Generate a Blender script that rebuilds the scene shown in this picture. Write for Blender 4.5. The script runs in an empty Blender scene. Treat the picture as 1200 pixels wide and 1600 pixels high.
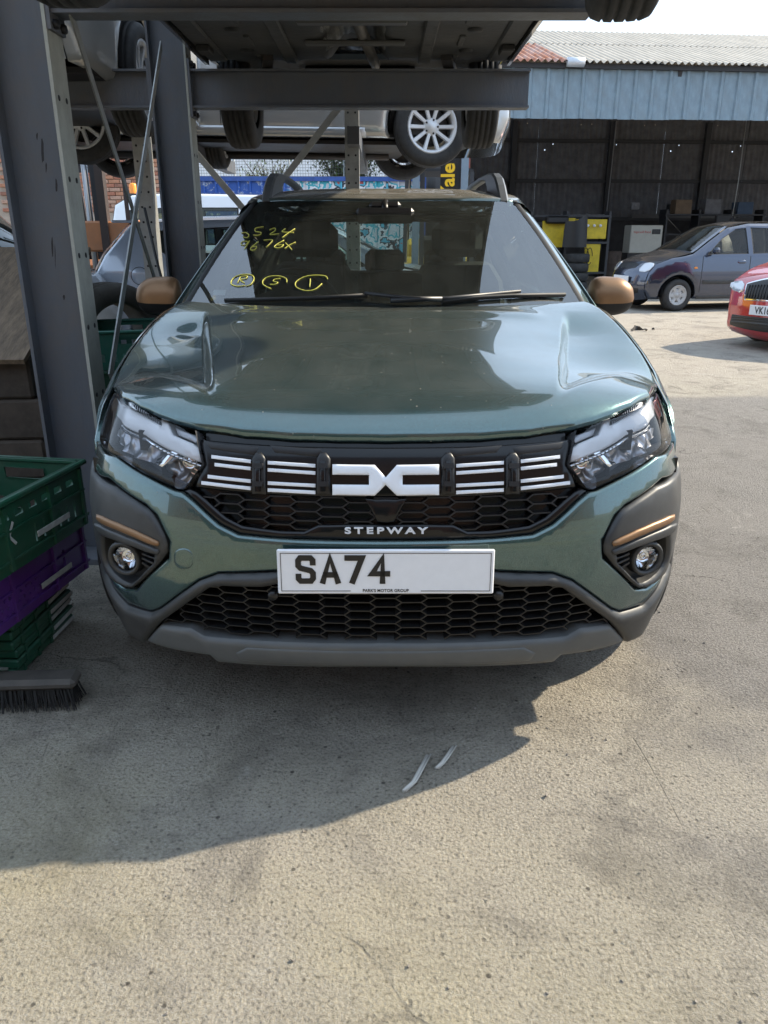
import bpy, bmesh, math, random
import numpy as np
from math import radians, sin, cos, tan, atan2, pi, sqrt
from mathutils import Vector, Matrix
from mathutils.geometry import delaunay_2d_cdt

scene = bpy.context.scene
COL = scene.collection
random.seed(7)
rng = np.random.default_rng(7)

# ------------------------------------------------------------------ camera
CH, CP, CF = 1.27, radians(19.8), 1200.0      # height, pitch down, focal length in photo pixels
cam_d = bpy.data.cameras.new('camera')
cam_d.sensor_fit = 'VERTICAL'; cam_d.sensor_height = 36.0; cam_d.lens = 27.0
cam_d.clip_start = 0.05; cam_d.clip_end = 900
cam = bpy.data.objects.new('camera', cam_d); COL.objects.link(cam)
cam.location = (0, 0, CH); cam.rotation_euler = (pi/2 - CP, 0, 0)
scene.camera = cam

# ------------------------------------------------------------------ light
SUN_EL, SUN_AZ = radians(37), radians(68)     # azimuth from +Y towards +X
world = bpy.data.worlds.new('World'); scene.world = world; world.use_nodes = True
wn, wl = world.node_tree.nodes, world.node_tree.links
wn.clear()
wo = wn.new('ShaderNodeOutputWorld'); bg = wn.new('ShaderNodeBackground')
sky = wn.new('ShaderNodeTexSky'); sky.sky_type = 'NISHITA'; sky.sun_disc = False
sky.sun_elevation = SUN_EL; sky.sun_rotation = SUN_AZ
sky.air_density = 1.2; sky.dust_density = 1.0; sky.ozone_density = 1.0
wtc = wn.new('ShaderNodeTexCoord'); wmp = wn.new('ShaderNodeMapping'); wmp.inputs['Scale'].default_value = (1, 1, 2.6)
wno = wn.new('ShaderNodeTexNoise'); wno.inputs['Scale'].default_value = 1.75; wno.inputs['Detail'].default_value = 7; wno.inputs['Roughness'].default_value = .62
wrp = wn.new('ShaderNodeValToRGB'); wrp.color_ramp.elements[0].position = .34; wrp.color_ramp.elements[1].position = .66; wrp.color_ramp.elements[0].color = (.66, .66, .66, 1)
wmx = wn.new('ShaderNodeMix'); wmx.data_type = 'RGBA'
wl.new(wtc.outputs['Generated'], wmp.inputs['Vector']); wl.new(wmp.outputs['Vector'], wno.inputs['Vector'])
wl.new(wno.outputs['Fac'], wrp.inputs['Fac']); wl.new(wrp.outputs['Color'], wmx.inputs['Factor'])
wl.new(sky.outputs['Color'], wmx.inputs['A']); wmx.inputs['B'].default_value = (7.3, 9.2, 11.8, 1)
wl.new(wmx.outputs['Result'], bg.inputs['Color']); bg.inputs['Strength'].default_value = 0.095
wl.new(bg.outputs['Background'], wo.inputs['Surface'])
sun_d = bpy.data.lights.new('sun', 'SUN'); sun_d.energy = 5.0; sun_d.angle = radians(.9); sun_d.color = (1, .885, .70)
sun = bpy.data.objects.new('sun', sun_d); COL.objects.link(sun)
SDIR = Vector((sin(SUN_AZ)*cos(SUN_EL), cos(SUN_AZ)*cos(SUN_EL), sin(SUN_EL)))
sun.rotation_euler = SDIR.to_track_quat('Z', 'Y').to_euler(); sun.location = SDIR*40
vs = scene.view_settings
vs.view_transform = 'Standard'; vs.look = 'None'; vs.gamma = 1; vs.use_curve_mapping = False; vs.exposure = 0.80
scene.cycles.max_bounces = 6; scene.cycles.diffuse_bounces = 3; scene.cycles.glossy_bounces = 4; scene.cycles.transparent_max_bounces = 10; scene.cycles.use_adaptive_sampling = True; scene.cycles.adaptive_threshold = .02; scene.cycles.use_denoising = True
scene.cycles.sample_clamp_indirect = 8; scene.cycles.caustics_reflective = False; scene.cycles.caustics_refractive = False

# ------------------------------------------------------------------ picture to place
def ray(px, py):
    u, v = (px-600)/CF, (800-py)/CF
    return Vector((u, cos(CP)+v*sin(CP), -sin(CP)+v*cos(CP)))
def at_y(px, py, y):
    d = ray(px, py); t = y/d.y; return Vector((d.x*t, y, CH+d.z*t))
def at_z(px, py, z=0.0):
    d = ray(px, py); t = (z-CH)/d.z; return Vector((d.x*t, d.y*t, z))
def project(p):                      # (N,3) world -> pixels
    p = np.atleast_2d(p)
    x, y, z = p[:, 0], p[:, 1], p[:, 2]-CH
    dep = y*cos(CP) - z*sin(CP); up = y*sin(CP) + z*cos(CP)
    return np.stack([600+CF*x/dep, 800-CF*up/dep], 1)

# ------------------------------------------------------------------ materials
MATS = {}
def mat(name, col, rough=.5, metal=0., var=0., vscale=8., bump=0., bscale=60., coat=0., crough=.03, emit=0., trans=0.,
        dirt=0., dcol=(.16, .14, .11), dscale=5., spec=.5, rvar=0., stretch=(1, 1, 1), detail=6.):
    if name in MATS: return MATS[name]
    m = bpy.data.materials.new(name); m.use_nodes = True
    nt = m.node_tree; N, L = nt.nodes, nt.links; b = N['Principled BSDF']
    b.inputs['Base Color'].default_value = (*col, 1); b.inputs['Roughness'].default_value = rough
    b.inputs['Metallic'].default_value = metal; b.inputs['Specular IOR Level'].default_value = spec
    b.inputs['Coat Weight'].default_value = coat; b.inputs['Coat IOR'].default_value = 1.75; b.inputs['Coat Roughness'].default_value = crough
    b.inputs['Transmission Weight'].default_value = trans
    if emit: b.inputs['Emission Color'].default_value = (*col, 1); b.inputs['Emission Strength'].default_value = emit
    tc = N.new('ShaderNodeTexCoord'); mp = N.new('ShaderNodeMapping'); mp.inputs['Scale'].default_value = stretch
    L.new(tc.outputs['Object'], mp.inputs['Vector'])
    out = None
    if var:
        n = N.new('ShaderNodeTexNoise'); n.inputs['Scale'].default_value = vscale; n.inputs['Detail'].default_value = detail; n.inputs['Roughness'].default_value = .65
        L.new(mp.outputs['Vector'], n.inputs['Vector'])
        r = N.new('ShaderNodeMapRange'); r.inputs['From Min'].default_value = .25; r.inputs['From Max'].default_value = .75
        r.inputs['To Min'].default_value = 1-var; r.inputs['To Max'].default_value = 1+var
        L.new(n.outputs['Fac'], r.inputs['Value'])
        v = N.new('ShaderNodeVectorMath'); v.operation = 'SCALE'; v.inputs[0].default_value = col
        L.new(r.outputs['Result'], v.inputs['Scale']); out = v.outputs['Vector']
        L.new(out, b.inputs['Base Color'])
    if dirt:
        n = N.new('ShaderNodeTexNoise'); n.inputs['Scale'].default_value = dscale; n.inputs['Detail'].default_value = 9; n.inputs['Roughness'].default_value = .7
        L.new(tc.outputs['Object'], n.inputs['Vector'])
        r = N.new('ShaderNodeMapRange'); r.inputs['From Min'].default_value = .42; r.inputs['From Max'].default_value = .72; r.inputs['To Max'].default_value = dirt
        L.new(n.outputs['Fac'], r.inputs['Value'])
        x = N.new('ShaderNodeMix'); x.data_type = 'RGBA'; L.new(r.outputs['Result'], x.inputs['Factor'])
        if out: L.new(out, x.inputs['A'])
        else: x.inputs['A'].default_value = (*col, 1)
        x.inputs['B'].default_value = (*dcol, 1); L.new(x.outputs['Result'], b.inputs['Base Color'])
        q = N.new('ShaderNodeMapRange'); q.inputs['To Min'].default_value = rough; q.inputs['To Max'].default_value = max(rough, .75)
        L.new(r.outputs['Result'], q.inputs['Value']); L.new(q.outputs['Result'], b.inputs['Roughness'])
    elif rvar:
        n = N.new('ShaderNodeTexNoise'); n.inputs['Scale'].default_value = vscale*.7; n.inputs['Detail'].default_value = 5
        L.new(tc.outputs['Object'], n.inputs['Vector'])
        q = N.new('ShaderNodeMapRange'); q.inputs['From Min'].default_value = .3; q.inputs['From Max'].default_value = .7
        q.inputs['To Min'].default_value = max(.02, rough-rvar); q.inputs['To Max'].default_value = rough+rvar
        L.new(n.outputs['Fac'], q.inputs['Value']); L.new(q.outputs['Result'], b.inputs['Roughness'])
    if bump:
        n = N.new('ShaderNodeTexNoise'); n.inputs['Scale'].default_value = bscale; n.inputs['Detail'].default_value = 4
        L.new(mp.outputs['Vector'], n.inputs['Vector'])
        u = N.new('ShaderNodeBump'); u.inputs['Strength'].default_value = bump; u.inputs['Distance'].default_value = .01
        L.new(n.outputs['Fac'], u.inputs['Height']); L.new(u.outputs['Normal'], b.inputs['Normal'])
    MATS[name] = m; return m

def glass_mat(name, tint=(.85, .9, .88), ior=1.5, rough=0.0, dust=0.0, dcol=(.5, .47, .42), dscale=9.):
    if name in MATS: return MATS[name]
    m = bpy.data.materials.new(name); m.use_nodes = True; nt = m.node_tree; N, L = nt.nodes, nt.links; N.clear()
    o = N.new('ShaderNodeOutputMaterial'); t = N.new('ShaderNodeBsdfTransparent'); t.inputs['Color'].default_value = (*tint, 1)
    g = N.new('ShaderNodeBsdfGlossy'); g.inputs['Roughness'].default_value = rough
    f = N.new('ShaderNodeFresnel'); f.inputs['IOR'].default_value = ior
    mx = N.new('ShaderNodeMixShader'); L.new(f.outputs[0], mx.inputs[0]); L.new(t.outputs[0], mx.inputs[1]); L.new(g.outputs[0], mx.inputs[2])
    last = mx
    if dust:
        tc = N.new('ShaderNodeTexCoord'); n = N.new('ShaderNodeTexNoise'); n.inputs['Scale'].default_value = dscale; n.inputs['Detail'].default_value = 10; n.inputs['Roughness'].default_value = .75
        L.new(tc.outputs['Object'], n.inputs['Vector'])
        r = N.new('ShaderNodeMapRange'); r.inputs['From Min'].default_value = .3; r.inputs['From Max'].default_value = .8; r.inputs['To Min'].default_value = dust*.4; r.inputs['To Max'].default_value = dust*1.6
        L.new(n.outputs['Fac'], r.inputs['Value'])
        d = N.new('ShaderNodeBsdfDiffuse'); d.inputs['Color'].default_value = (*dcol, 1)
        m2 = N.new('ShaderNodeMixShader'); L.new(r.outputs['Result'], m2.inputs[0]); L.new(mx.outputs[0], m2.inputs[1]); L.new(d.outputs[0], m2.inputs[2]); last = m2
    L.new(last.outputs[0], o.inputs['Surface'])
    MATS[name] = m; return m

def paint_mat(name, col, flake=.35, dust=.0, dcol=(.30, .27, .22), metal=.75, rough=.27, speck=0.):
    """clear-coated metallic paint under a film of yard dust that settles on the faces that look up"""
    if name in MATS: return MATS[name]
    m = mat(name, col, rough, metal, coat=1., crough=.025)
    nt = m.node_tree; N, L = nt.nodes, nt.links; b = N['Principled BSDF']
    tc = N.new('ShaderNodeTexCoord')
    if flake:
        v = N.new('ShaderNodeTexVoronoi'); v.inputs['Scale'].default_value = 900
        L.new(tc.outputs['Object'], v.inputs['Vector'])
        mr = N.new('ShaderNodeMapRange'); mr.inputs['To Min'].default_value = 1-flake; mr.inputs['To Max'].default_value = 1+flake
        sp = N.new('ShaderNodeSeparateColor'); L.new(v.outputs['Color'], sp.inputs['Color']); L.new(sp.outputs['Red'], mr.inputs['Value'])
        vm = N.new('ShaderNodeVectorMath'); vm.operation = 'SCALE'; vm.inputs[0].default_value = col; L.new(mr.outputs['Result'], vm.inputs['Scale'])
        L.new(vm.outputs['Vector'], b.inputs['Base Color'])
    if dust:
        ge = N.new('ShaderNodeNewGeometry'); sx = N.new('ShaderNodeSeparateXYZ'); L.new(ge.outputs['Normal'], sx.inputs['Vector'])
        up = N.new('ShaderNodeMapRange'); up.inputs['From Min'].default_value = .1; up.inputs['From Max'].default_value = .95; up.inputs['To Min'].default_value = .05
        L.new(sx.outputs['Z'], up.inputs['Value'])
        n = N.new('ShaderNodeTexNoise'); n.inputs['Scale'].default_value = 7; n.inputs['Detail'].default_value = 10; n.inputs['Roughness'].default_value = .72
        L.new(tc.outputs['Object'], n.inputs['Vector'])
        nr = N.new('ShaderNodeMapRange'); nr.inputs['From Min'].default_value = .25; nr.inputs['From Max'].default_value = .8; nr.inputs['To Min'].default_value = dust*.35; nr.inputs['To Max'].default_value = dust*1.5
        L.new(n.outputs['Fac'], nr.inputs['Value'])
        mu = N.new('ShaderNodeMath'); mu.operation = 'MULTIPLY'; L.new(up.outputs['Result'], mu.inputs[0]); L.new(nr.outputs['Result'], mu.inputs[1])
        fac = mu.outputs[0]
        if speck:                                    # dried drops and chips
            vo = N.new('ShaderNodeTexVoronoi'); vo.inputs['Scale'].default_value = 38; vo.inputs['Randomness'].default_value = 1
            L.new(tc.outputs['Object'], vo.inputs['Vector'])
            lt = N.new('ShaderNodeMapRange'); lt.inputs['From Min'].default_value = .10; lt.inputs['From Max'].default_value = .04
            L.new(vo.outputs['Distance'], lt.inputs['Value'])
            s2 = N.new('ShaderNodeSeparateColor'); L.new(vo.outputs['Color'], s2.inputs['Color'])
            gt = N.new('ShaderNodeMath'); gt.operation = 'GREATER_THAN'; gt.inputs[1].default_value = .72; L.new(s2.outputs['Green'], gt.inputs[0])
            m3 = N.new('ShaderNodeMath'); m3.operation = 'MULTIPLY'; L.new(lt.outputs['Result'], m3.inputs[0]); L.new(gt.outputs[0], m3.inputs[1])
            m4 = N.new('ShaderNodeMath'); m4.operation = 'MULTIPLY_ADD'; m4.inputs[1].default_value = speck; m4.use_clamp = True
            L.new(m3.outputs[0], m4.inputs[0]); L.new(fac, m4.inputs[2]); fac = m4.outputs[0]
        o = N['Material Output']; d = N.new('ShaderNodeBsdfDiffuse'); d.inputs['Color'].default_value = (*dcol, 1)
        mx = N.new('ShaderNodeMixShader'); L.new(fac, mx.inputs[0]); L.new(b.outputs[0], mx.inputs[1]); L.new(d.outputs[0], mx.inputs[2])
        L.new(mx.outputs[0], o.inputs['Surface'])
    return m

# ------------------------------------------------------------------ scene tree
def empty(name, loc=(0, 0, 0), rot=(0, 0, 0), parent=None):
    o = bpy.data.objects.new(name, None); COL.objects.link(o); o.location = loc; o.rotation_euler = rot
    o.empty_display_size = .1
    if parent: o.parent = parent
    return o
def tag(o, label=None, cat=None, group=None, kind=None):
    if label: o['label'] = label
    if cat: o['category'] = cat
    if group: o['group'] = group
    if kind: o['kind'] = kind
    return o
def thing(name, label, cat, loc=(0, 0, 0), rz=0, group=None):
    return tag(empty(name, loc, (0, 0, rz)), label, cat, group)
def mesh_obj(name, verts, faces, m=None, parent=None, smooth=False, loc=None, rot=None):
    me = bpy.data.meshes.new(name); me.from_pydata([tuple(map(float, v)) for v in verts], [], [tuple(map(int, f)) for f in faces])
    if smooth: me.polygons.foreach_set('use_smooth', [True]*len(me.polygons))
    if m: me.materials.append(m)
    return link(name, me, parent, loc, rot)
def link(name, me, parent=None, loc=None, rot=None):
    o = bpy.data.objects.new(name, me); COL.objects.link(o)
    if parent: o.parent = parent
    if loc is not None: o.location = loc
    if rot is not None: o.rotation_euler = rot
    return o
def copy_tree(o, parent=None):
    c = o.copy(); COL.objects.link(c); c.parent = parent
    for ch in o.children: copy_tree(ch, c)
    return c
def mirror_x(o, name=None, parent=None):
    """the same part for the other side of a symmetrical thing"""
    me = o.data.copy(); n = len(me.vertices); a = np.empty(n*3); me.vertices.foreach_get('co', a)
    a[0::3] *= -1
    c = None
    if 'cn' in o.data.attributes:
        c = np.empty(n*3, dtype=np.float32); o.data.attributes['cn'].data.foreach_get('vector', c)
    me.vertices.foreach_set('co', a); me.flip_normals(); me.update()
    if c is not None:
        c = c.reshape(-1, 3); c[:, 0] *= -1; me.normals_split_custom_set_from_vertices(c.tolist())
    q = link(name or o.name.split('.')[0], me, parent or o.parent, o.location.copy(), o.rotation_euler.copy())
    q.location.x *= -1
    return q

class MB:
    """collects simple shapes into one mesh"""
    def __init__(s): s.v, s.f, s.sm = [], [], []
    def add(s, v, f, smooth=False):
        n = len(s.v); s.v += [tuple(p) for p in v]; s.f += [tuple(i+n for i in q) for q in f]; s.sm += [smooth]*len(f); return s
    def box(s, c, size, M=None, bev=0.):
        x, y, z = [k/2 for k in size]
        if bev:
            b = min(bev, x*.9, y*.9, z*.9); v = []
            for sx in (-1, 1):
                for sy in (-1, 1):
                    for sz in (-1, 1):
                        v += [(sx*x, sy*(y-b), sz*(z-b)), (sx*(x-b), sy*y, sz*(z-b)), (sx*(x-b), sy*(y-b), sz*z)]
            f = hull(v)
        else:
            v = [(sx*x, sy*y, sz*z) for sx in (-1, 1) for sy in (-1, 1) for sz in (-1, 1)]
            f = [(0, 1, 3, 2), (4, 6, 7, 5), (0, 4, 5, 1), (2, 3, 7, 6), (0, 2, 6, 4), (1, 5, 7, 3)]
        C = Vector(c); v = [(M @ Vector(p) if M else Vector(p)) + C for p in v]
        return s.add(v, f)
    def bar(s, a, b, w, h=None, up=(0, 0, 1)):
        a, b = Vector(a), Vector(b); d = b-a; L = d.length; d.normalize(); h = h or w
        u = Vector(up); r = d.cross(u)
        if r.length < 1e-4: r = d.cross(Vector((1, 0, 0)))
        r.normalize(); u = r.cross(d).normalized()
        M = Matrix((r, d, u)).transposed()
        return s.box((a+b)/2, (w, L, h), M)
    def tube(s, pts, r, n=8, cap=True, rr=None):
        pts = [Vector(p) for p in pts]; v, f = [], []
        up = Vector((0, 0, 1)); prev = None
        for i, p in enumerate(pts):
            d = (pts[min(i+1, len(pts)-1)] - pts[max(i-1, 0)]).normalized()
            a = d.cross(up) if prev is None else prev - d*prev.dot(d)
            if a.length < 1e-4: a = d.cross(Vector((1, 0, 0)))
            a.normalize(); prev = a; b = d.cross(a); q = rr[i] if rr else r
            v += [p + (a*cos(2*pi*k/n) + b*sin(2*pi*k/n))*q for k in range(n)]
        for i in range(len(pts)-1):
            for k in range(n):
                f.append((i*n+k, i*n+(k+1) % n, (i+1)*n+(k+1) % n, (i+1)*n+k))
        s.add(v, f, True)
        if cap:
            m = len(pts)-1; n0 = len(s.v)-len(v)
            s.f += [tuple(n0+k for k in range(n))[::-1], tuple(n0+m*n+k for k in range(n))]; s.sm += [False, False]
        return s
    def lathe(s, prof, n=32, axis='x', c=(0, 0, 0), smooth=True):
        v, f = [], []
        for k in range(n):
            a = 2*pi*k/n
            for r, h in prof:
                p = (h, r*cos(a), r*sin(a)) if axis == 'x' else (r*cos(a), r*sin(a), h) if axis == 'z' else (r*sin(a), h, r*cos(a))
                v.append((p[0]+c[0], p[1]+c[1], p[2]+c[2]))
        m = len(prof)
        for k in range(n):
            for j in range(m-1):
                f.append((k*m+j, k*m+j+1, ((k+1) % n)*m+j+1, ((k+1) % n)*m+j))
        return s.add(v, f, smooth)
    def prism(s, poly, ext, M=None, c=(0, 0, 0)):
        """poly in local x,z pushed along local y by ext (y0,y1)"""
        n = len(poly); C = Vector(c)
        v = [Vector((x, ext[0], z)) for x, z in poly] + [Vector((x, ext[1], z)) for x, z in poly]
        v = [(M @ p if M else p) + C for p in v]
        f = [tuple(range(n)), tuple(range(2*n-1, n-1, -1))] + [(i, i+n, (i+1) % n + n, (i+1) % n) for i in range(n)]
        return s.add(v, f)
    def build(s, name, m, parent=None, loc=None, rot=None, bevel=0., label=None):
        me = bpy.data.meshes.new(name); me.from_pydata(s.v, [], s.f); me.polygons.foreach_set('use_smooth', s.sm)
        bm = bmesh.new(); bm.from_mesh(me); bmesh.ops.recalc_face_normals(bm, faces=bm.faces)
        if bevel:
            ed = [e for e in bm.edges if len(e.link_faces) == 2 and e.calc_face_angle(0) > .6]
            bmesh.ops.bevel(bm, geom=ed, offset=bevel, segments=1, affect='EDGES', clamp_overlap=True)
        bm.to_mesh(me); bm.free()
        if m: me.materials.append(m)
        o = link(name, me, parent, loc, rot)
        if label: o['label'] = label
        return o
def hull(v):
    bm = bmesh.new(); vs_ = [bm.verts.new(p) for p in v]
    bmesh.ops.convex_hull(bm, input=vs_); bm.verts.index_update(); idx = {w: i for i, w in enumerate(vs_)}
    f = [tuple(idx[w] for w in q.verts) for q in bm.faces]; bm.free(); return f

# ------------------------------------------------------------------ panels cut from curved skins
def chaikin(p, n=2):
    p = [np.array(q, float) for q in p]
    for _ in range(n):
        o = []
        for i in range(len(p)):
            a, b = p[i], p[(i+1) % len(p)]
            if np.allclose(a, b): o.append(a); continue
            o += [a*.75+b*.25, a*.25+b*.75]
        p = o
    return [tuple(q) for q in p]
def resample(p, step):
    o = []
    for i in range(len(p)):
        a, b = np.array(p[i], float), np.array(p[(i+1) % len(p)], float); L = np.hypot(*(b-a))
        if L < 1e-7: continue
        k = max(1, int(round(L/step)))
        o += [tuple(a+(b-a)*j/k) for j in range(k)]
    return o
def inside(P, poly):
    x, y = P[:, 0], P[:, 1]; q = np.array(poly); r = np.zeros(len(P), bool)
    x0, y0 = q[-1]
    for x1, y1 in q:
        c = ((y1 > y) != (y0 > y)); 
        with np.errstate(divide='ignore', invalid='ignore'): xi = (x0-x1)*(y-y1)/((y0-y1) if y0 != y1 else 1e-12)+x1
        r ^= c & (x < xi); x0, y0 = x1, y1
    return r
def dist_to(P, loops):
    d = np.full(len(P), 1e9)
    for lp in loops:
        q = np.array(lp); a = q; b = np.roll(q, -1, 0); ab = b-a; L2 = np.maximum((ab**2).sum(1), 1e-14)
        for i in range(0, len(P), 4000):
            p = P[i:i+4000, None, :]; t = np.clip(((p-a)*ab).sum(2)/L2, 0, 1)
            d[i:i+4000] = np.minimum(d[i:i+4000], np.sqrt((((a+t[..., None]*ab)-p)**2).sum(2)).min(1))
    return d
def patch(name, poly, mapf, m, parent, holes=(), step=.02, off=0., roll=.004, thick=.01, disp=None, ch=0, hroll=True, label=None):
    """a panel whose outline lies in the skin's own (a,b) coordinates; edges are rolled over and have thickness"""
    if ch: poly = chaikin(poly, ch)
    outer = resample(poly, step); hs = [resample(h, step) for h in holes]
    A = np.array(outer); lo, hi = A.min(0), A.max(0)
    gx, gy = np.meshgrid(np.arange(lo[0]+step/2, hi[0], step), np.arange(lo[1]+step/2, hi[1], step))
    G = np.stack([gx.ravel(), gy.ravel()], 1)
    if roll > step*.8:                      # extra rows where the edge rolls over
        pass
    G = G[inside(G, outer)]
    for h in hs: G = G[~inside(G, h)]
    loops = [outer]+hs
    if len(G): G = G[dist_to(G, loops) > step*.45]
    extra = []
    if roll > 0 and roll < step*2.5:        # ring of points just inside every edge
        for k, lp in enumerate(loops):
            q = np.array(lp); t = np.roll(q, -1, 0)-np.roll(q, 1, 0); t /= np.maximum(np.linalg.norm(t, axis=1, keepdims=True), 1e-9)
            n_ = np.stack([-t[:, 1], t[:, 0]], 1)
            for fr in (.35, 1.0):
                for sg in (1, -1):
                    c = q+sg*n_*roll*fr; ok = inside(c, outer)
                    for h in hs: ok &= ~inside(c, h)
                    c = c[ok]
                    if len(c): c = c[dist_to(c, loops) > roll*fr*.8]
                    extra.append(c)
        extra = [e for e in extra if len(e)]
        if extra:
            E = np.concatenate(extra)
            if len(G): 
                # drop grid points that crowd the ring
                dl = dist_to(G, loops); G = G[dl > roll*1.0+step*.4]
            G = np.concatenate([G, E]) if len(G) else E
    pts = [Vector(p) for p in outer]; edges = [(i, (i+1) % len(outer)) for i in range(len(outer))]
    for h in hs:
        n = len(pts); pts += [Vector(p) for p in h]; edges += [(n+i, n+(i+1) % len(h)) for i in range(len(h))]
    pts += [Vector(p) for p in G]
    V, E_, Fc, *_ = delaunay_2d_cdt(pts, edges, [], 0, 1e-6)
    V = np.array([(v.x, v.y) for v in V]); T = np.array([f for f in Fc if len(f) == 3])
    cen = V[T].mean(1); ok = inside(cen, outer)
    for h in hs: ok &= ~inside(cen, h)
    T = T[ok]
    a, b, c = V[T[:, 0]], V[T[:, 1]], V[T[:, 2]]
    ar = (b[:, 0]-a[:, 0])*(c[:, 1]-a[:, 1])-(b[:, 1]-a[:, 1])*(c[:, 0]-a[:, 0])
    T = T[np.abs(ar) > 1e-11]; ar = ar[np.abs(ar) > 1e-11]
    T[ar < 0] = T[ar < 0][:, ::-1]
    def base(p):
        return mapf(p[:, 0], p[:, 1])
    def nrm(fn, p, e=1e-3):
        ex, ey = np.array([e, 0]), np.array([0, e])
        n = np.cross(fn(p+ex)-fn(p-ex), fn(p+ey)-fn(p-ey)); return n/np.maximum(np.linalg.norm(n, axis=1, keepdims=True), 1e-12)
    def full(p):
        n = nrm(base, p); o_ = off+(disp(p[:, 0], p[:, 1]) if disp else 0); return base(p)+n*np.reshape(o_+np.zeros(len(p)), (-1, 1))
    D = dist_to(V, loops if hroll else [outer])
    P = full(V); n0 = nrm(base, V); n1 = nrm(full, V)
    if roll > 0:
        t = np.clip(1-D/roll, 0, 1); P = P-n0*(roll*(1-np.sqrt(np.maximum(1-t*t, 0))))[:, None]
    # boundary skirt
    ec = {}
    for t3 in T:
        for i in range(3):
            u, w = t3[i], t3[(i+1) % 3]; ec[(u, w)] = 1
    bd = [(u, w) for (u, w) in ec if (w, u) not in ec]
    nv = len(P); remap = {}; extraP = []
    Fs = [tuple(t3) for t3 in T]
    if thick:
        def dup(i):
            if i not in remap:
                remap[i] = nv+len(extraP); extraP.append(P[i]); extraP.append(P[i]-n0[i]*thick)
            return remap[i]
        for u, w in bd:
            i, j = dup(u), dup(w); Fs.append((j, i, i+1, j+1))
    allP = np.concatenate([P, np.array(extraP)]) if extraP else P
    o = mesh_obj(name, allP, Fs, m, parent, smooth=True)
    me = o.data
    vn = np.empty(len(allP)*3, dtype=np.float32); me.vertices.foreach_get('normal', vn); vn = vn.reshape(-1, 3)
    good = D > roll*1.02 if roll > 0 else np.ones(len(V), bool)
    vn[:nv][good] = n1[good]
    at = me.attributes.new('cn', 'FLOAT_VECTOR', 'POINT'); at.data.foreach_set('vector', vn.ravel())
    me.normals_split_custom_set_from_vertices(vn.tolist())
    if label: o['label'] = label
    return o

def spline(xs, ys):
    """smooth monotone interpolation"""
    xs, ys = np.array(xs, float), np.array(ys, float); h = np.diff(xs); d = np.diff(ys)/h
    m = np.zeros(len(xs)); m[0], m[-1] = d[0], d[-1]
    for i in range(1, len(xs)-1):
        m[i] = 0 if d[i-1]*d[i] <= 0 else 2*d[i-1]*d[i]/(d[i-1]+d[i])
    def f(x):
        x = np.asarray(x, float); i = np.clip(np.searchsorted(xs, x)-1, 0, len(xs)-2); t = (x-xs[i])/h[i]
        lo, hi = x < xs[0], x > xs[-1]; tt = np.clip(t, 0, 1)
        r = (2*tt**3-3*tt**2+1)*ys[i]+(tt**3-2*tt**2+tt)*h[i]*m[i]+(-2*tt**3+3*tt**2)*ys[i+1]+(tt**3-tt**2)*h[i]*m[i+1]
        return np.where(lo, ys[0]+(x-xs[0])*m[0], np.where(hi, ys[-1]+(x-xs[-1])*m[-1], r))
    return f
def sstep(a, b, x):
    t = np.clip((x-a)/(b-a), 0, 1); return t*t*(3-2*t)

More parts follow.
